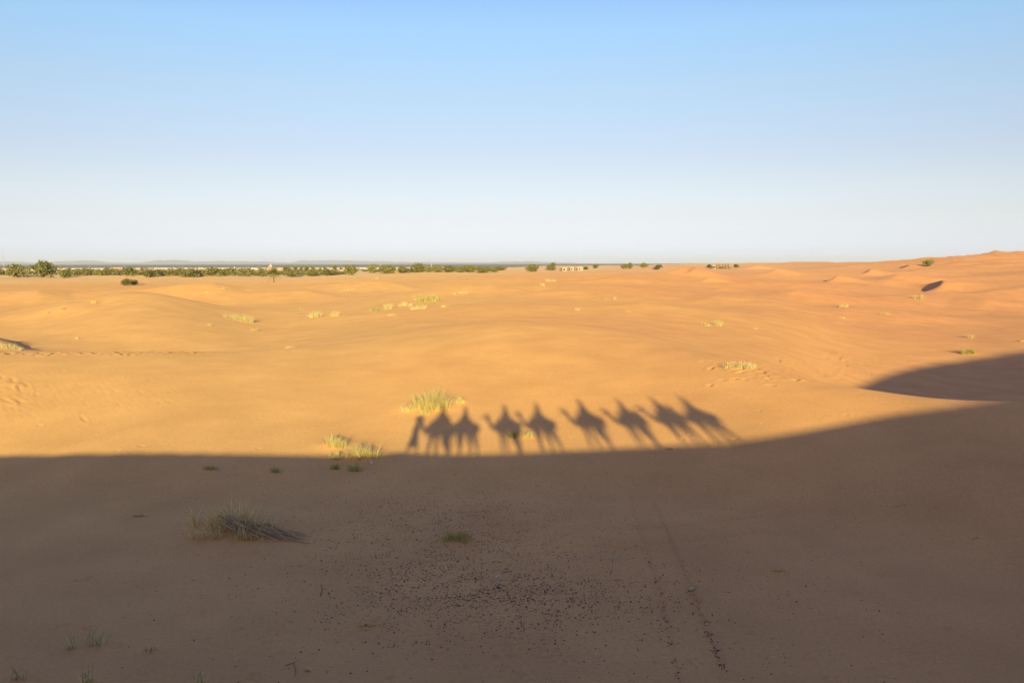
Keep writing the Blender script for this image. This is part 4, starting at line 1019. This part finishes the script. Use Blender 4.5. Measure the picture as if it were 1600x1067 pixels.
CAMELS = [(692, 631, -2.4, 0, 'ride', 'blue', 'cream', 'brown', 'first'), (728, 637, -.35, 1, 'ride', 'cream', 'blue', 'pale', 'second'), (787, 632, 0, 2, 'ride', 'cream', 'cream', 'brown', 'third'),
    (835, 629, 0, 3, 'ride', 'blue', 'blue', 'pale', 'fourth'), (903, 624, 0, 0, 'ride', 'red', 'cream', 'brown', 'fifth'), (963, 624, 0, 2, 'ride', 'cream', 'blue', 'brown', 'sixth'), (1017, 621, 0, 1, 'ride', 'blue', 'cream', 'pale', 'seventh'), (1060, 619, 0, 3, 'ride', 'cream', 'red', 'brown', 'eighth')]
heads = []
for k, (px, py, off, ms, pose, rob, scf, coat, nth) in enumerate(CAMELS):
    P = back_to(px, py, off) if k != 1 else Vector((0, -.36, H + .10))
    b = P + HD * .06; g0 = gz(b.x, b.y); sc = (P.z - g0) / TOP; print('CAMEL', k + 1, [round(v, 2) for v in P], 'ground', round(g0, 2), 'scale', round(sc, 3))
    sc = min(max(sc, .86), 1.18); g0 = P.z - sc * TOP if abs(P.z - sc * TOP - g0) < .25 else g0
    me = CM[ms].copy() if coat == 'pale' else CM[ms]
    cam_o = link('camel', me, M['coatpale'] if coat == 'pale' else M['coat']); cam_o.location = (b.x, b.y, g0); cam_o.rotation_euler = (0, 0, RZ); cam_o.scale = (sc,) * 3
    tag(cam_o, f'{coat} saddled camel on the crest casting the {nth} camel shadow from the left', 'camel', 'camels of the caravan')
    s_ = link('saddle', SAD, None, cam_o, True); so = s_.modifiers.new('pad', 'SOLIDIFY'); so.thickness = .07; so.offset = 1
    mb = MB(); mb.tube([(.36, -.16, 1.92), (.40, -.16, 2.16), (.40, .16, 2.16), (.36, .16, 1.92)], .02, 6); mb.build('saddle_handle', M['steel'], cam_o)
    for s in (-1, 1):
        mb = MB(); mb.loft([(-.42, s * .60, 1.30, .24, .08), (-.42, s * .66, 1.38, .30, .13), (-.42, s * .66, 1.62, .29, .14), (-.42, s * .60, 1.78, .20, .08)], 12); mb.build('saddle_bag', M['blue'], cam_o, True)
        mb = MB(); nk_ = (0, .1, -.1, .05)[ms]; mb.loft([(1.84, s * .078, 2.0 + nk_ * .36, .012, .006), (1.84, s * .088, 2.012 + nk_ * .36, .02, .01), (1.84, s * .078, 2.025 + nk_ * .36, .012, .006)], 8); mb.build('eye', M['black'], cam_o)
    rid = link('person', PMS[pose]); seat = Vector((-.10, 0, 2.02)) * sc; ca, sa = math.cos(RZ), math.sin(RZ)
    rid.location = (b.x + seat.x * ca, b.y + seat.x * sa, g0 + seat.z); rid.scale = (sc,) * 3; rid.rotation_euler = (0, (-.05, .10, .02, -.08, .06, -.04, .09, .0)[k], RZ)
    dress(rid, pose, M[rob], M[scf], False)
    tag(rid, f'rider in {dict(blue="an indigo", cream="a cream", red="a dark red")[rob]} robe and {dict(blue="indigo", cream="cream", red="dark red")[scf]} headscarf on the {nth} camel from the left', 'person', 'riders of the caravan')
    nk_ = (0, .1, -.1, .05)[ms]; hx = Vector((2.12, 0, 1.86 + nk_ * .36)) * sc; heads.append((Vector((b.x + hx.x * ca, b.y + hx.x * sa, g0 + hx.z)), Vector((b.x - .6 * sc * ca, b.y - .6 * sc * sa, g0 + 1.72 * sc)), b))
    if k == 5:
        mb = MB(); mb.tube([(-.72, -.30, 2.02), (-.74, 0, 2.06), (-.72, .30, 2.02)], [.17, .21, .17], 12); bd = mb.build('bedroll', M['cream'], None, True)
        bd.location = cam_o.location; bd.rotation_euler = (0, 0, RZ); bd.scale = (sc,) * 3; tag(bd, 'cream bedroll tied behind the rider of the sixth camel', 'bedroll')
for k in range(1, 8):
    a, b = heads[k][0], heads[k - 1][1]; m_ = (a + b) / 2 + Vector((0, 0, -.22)); mb = MB(); mb.tube([a, m_, b], .011, 5)
    tag(mb.build('lead_rope', M['rope']), f'lead rope from the halter of the {CAMELS[k][8]} camel to the saddle ahead', 'rope', 'lead ropes of the caravan')
# the guide on foot
P = back_to(654, 652, 0); g0 = gz(P.x, P.y); sc = (P.z - g0) / 1.90; print('GUIDE', [round(v, 2) for v in P], round(g0, 2), round(sc, 2)); sc = min(max(sc, .9), 1.12)
gd = link('person', PMS['walk']); gd.location = (P.x, P.y, P.z - .96 * sc); gd.scale = (sc,) * 3; gd.rotation_euler = (0, 0, RZ); dress(gd, 'walk', M['blue'], M['blue'], False)
tag(gd, 'guide in an indigo robe and turban walking ahead of the first camel', 'person')

# ------------------------------------------------------------------ the air
mz = bpy.data.materials.new('haze_air'); mz.use_nodes = True; nz = mz.node_tree.nodes; nz.clear()
pv = nz.new('ShaderNodeVolumePrincipled'); pv.inputs['Density'].default_value = HAZE = 4.0e-5; pv.inputs['Color'].default_value = (0.90, 0.97, 1.0, 1); pv.inputs['Anisotropy'].default_value = 0.0
oz = nz.new('ShaderNodeOutputMaterial'); mz.node_tree.links.new(pv.outputs[0], oz.inputs['Volume'])
mb = MB(); zb, zt = -16.0, 170.0; mb.box((0, 0, (zb + zt) / 2), (80000, 80000, zt - zb)); hz = mb.build('haze', mz); tag(hz, kind='stuff')
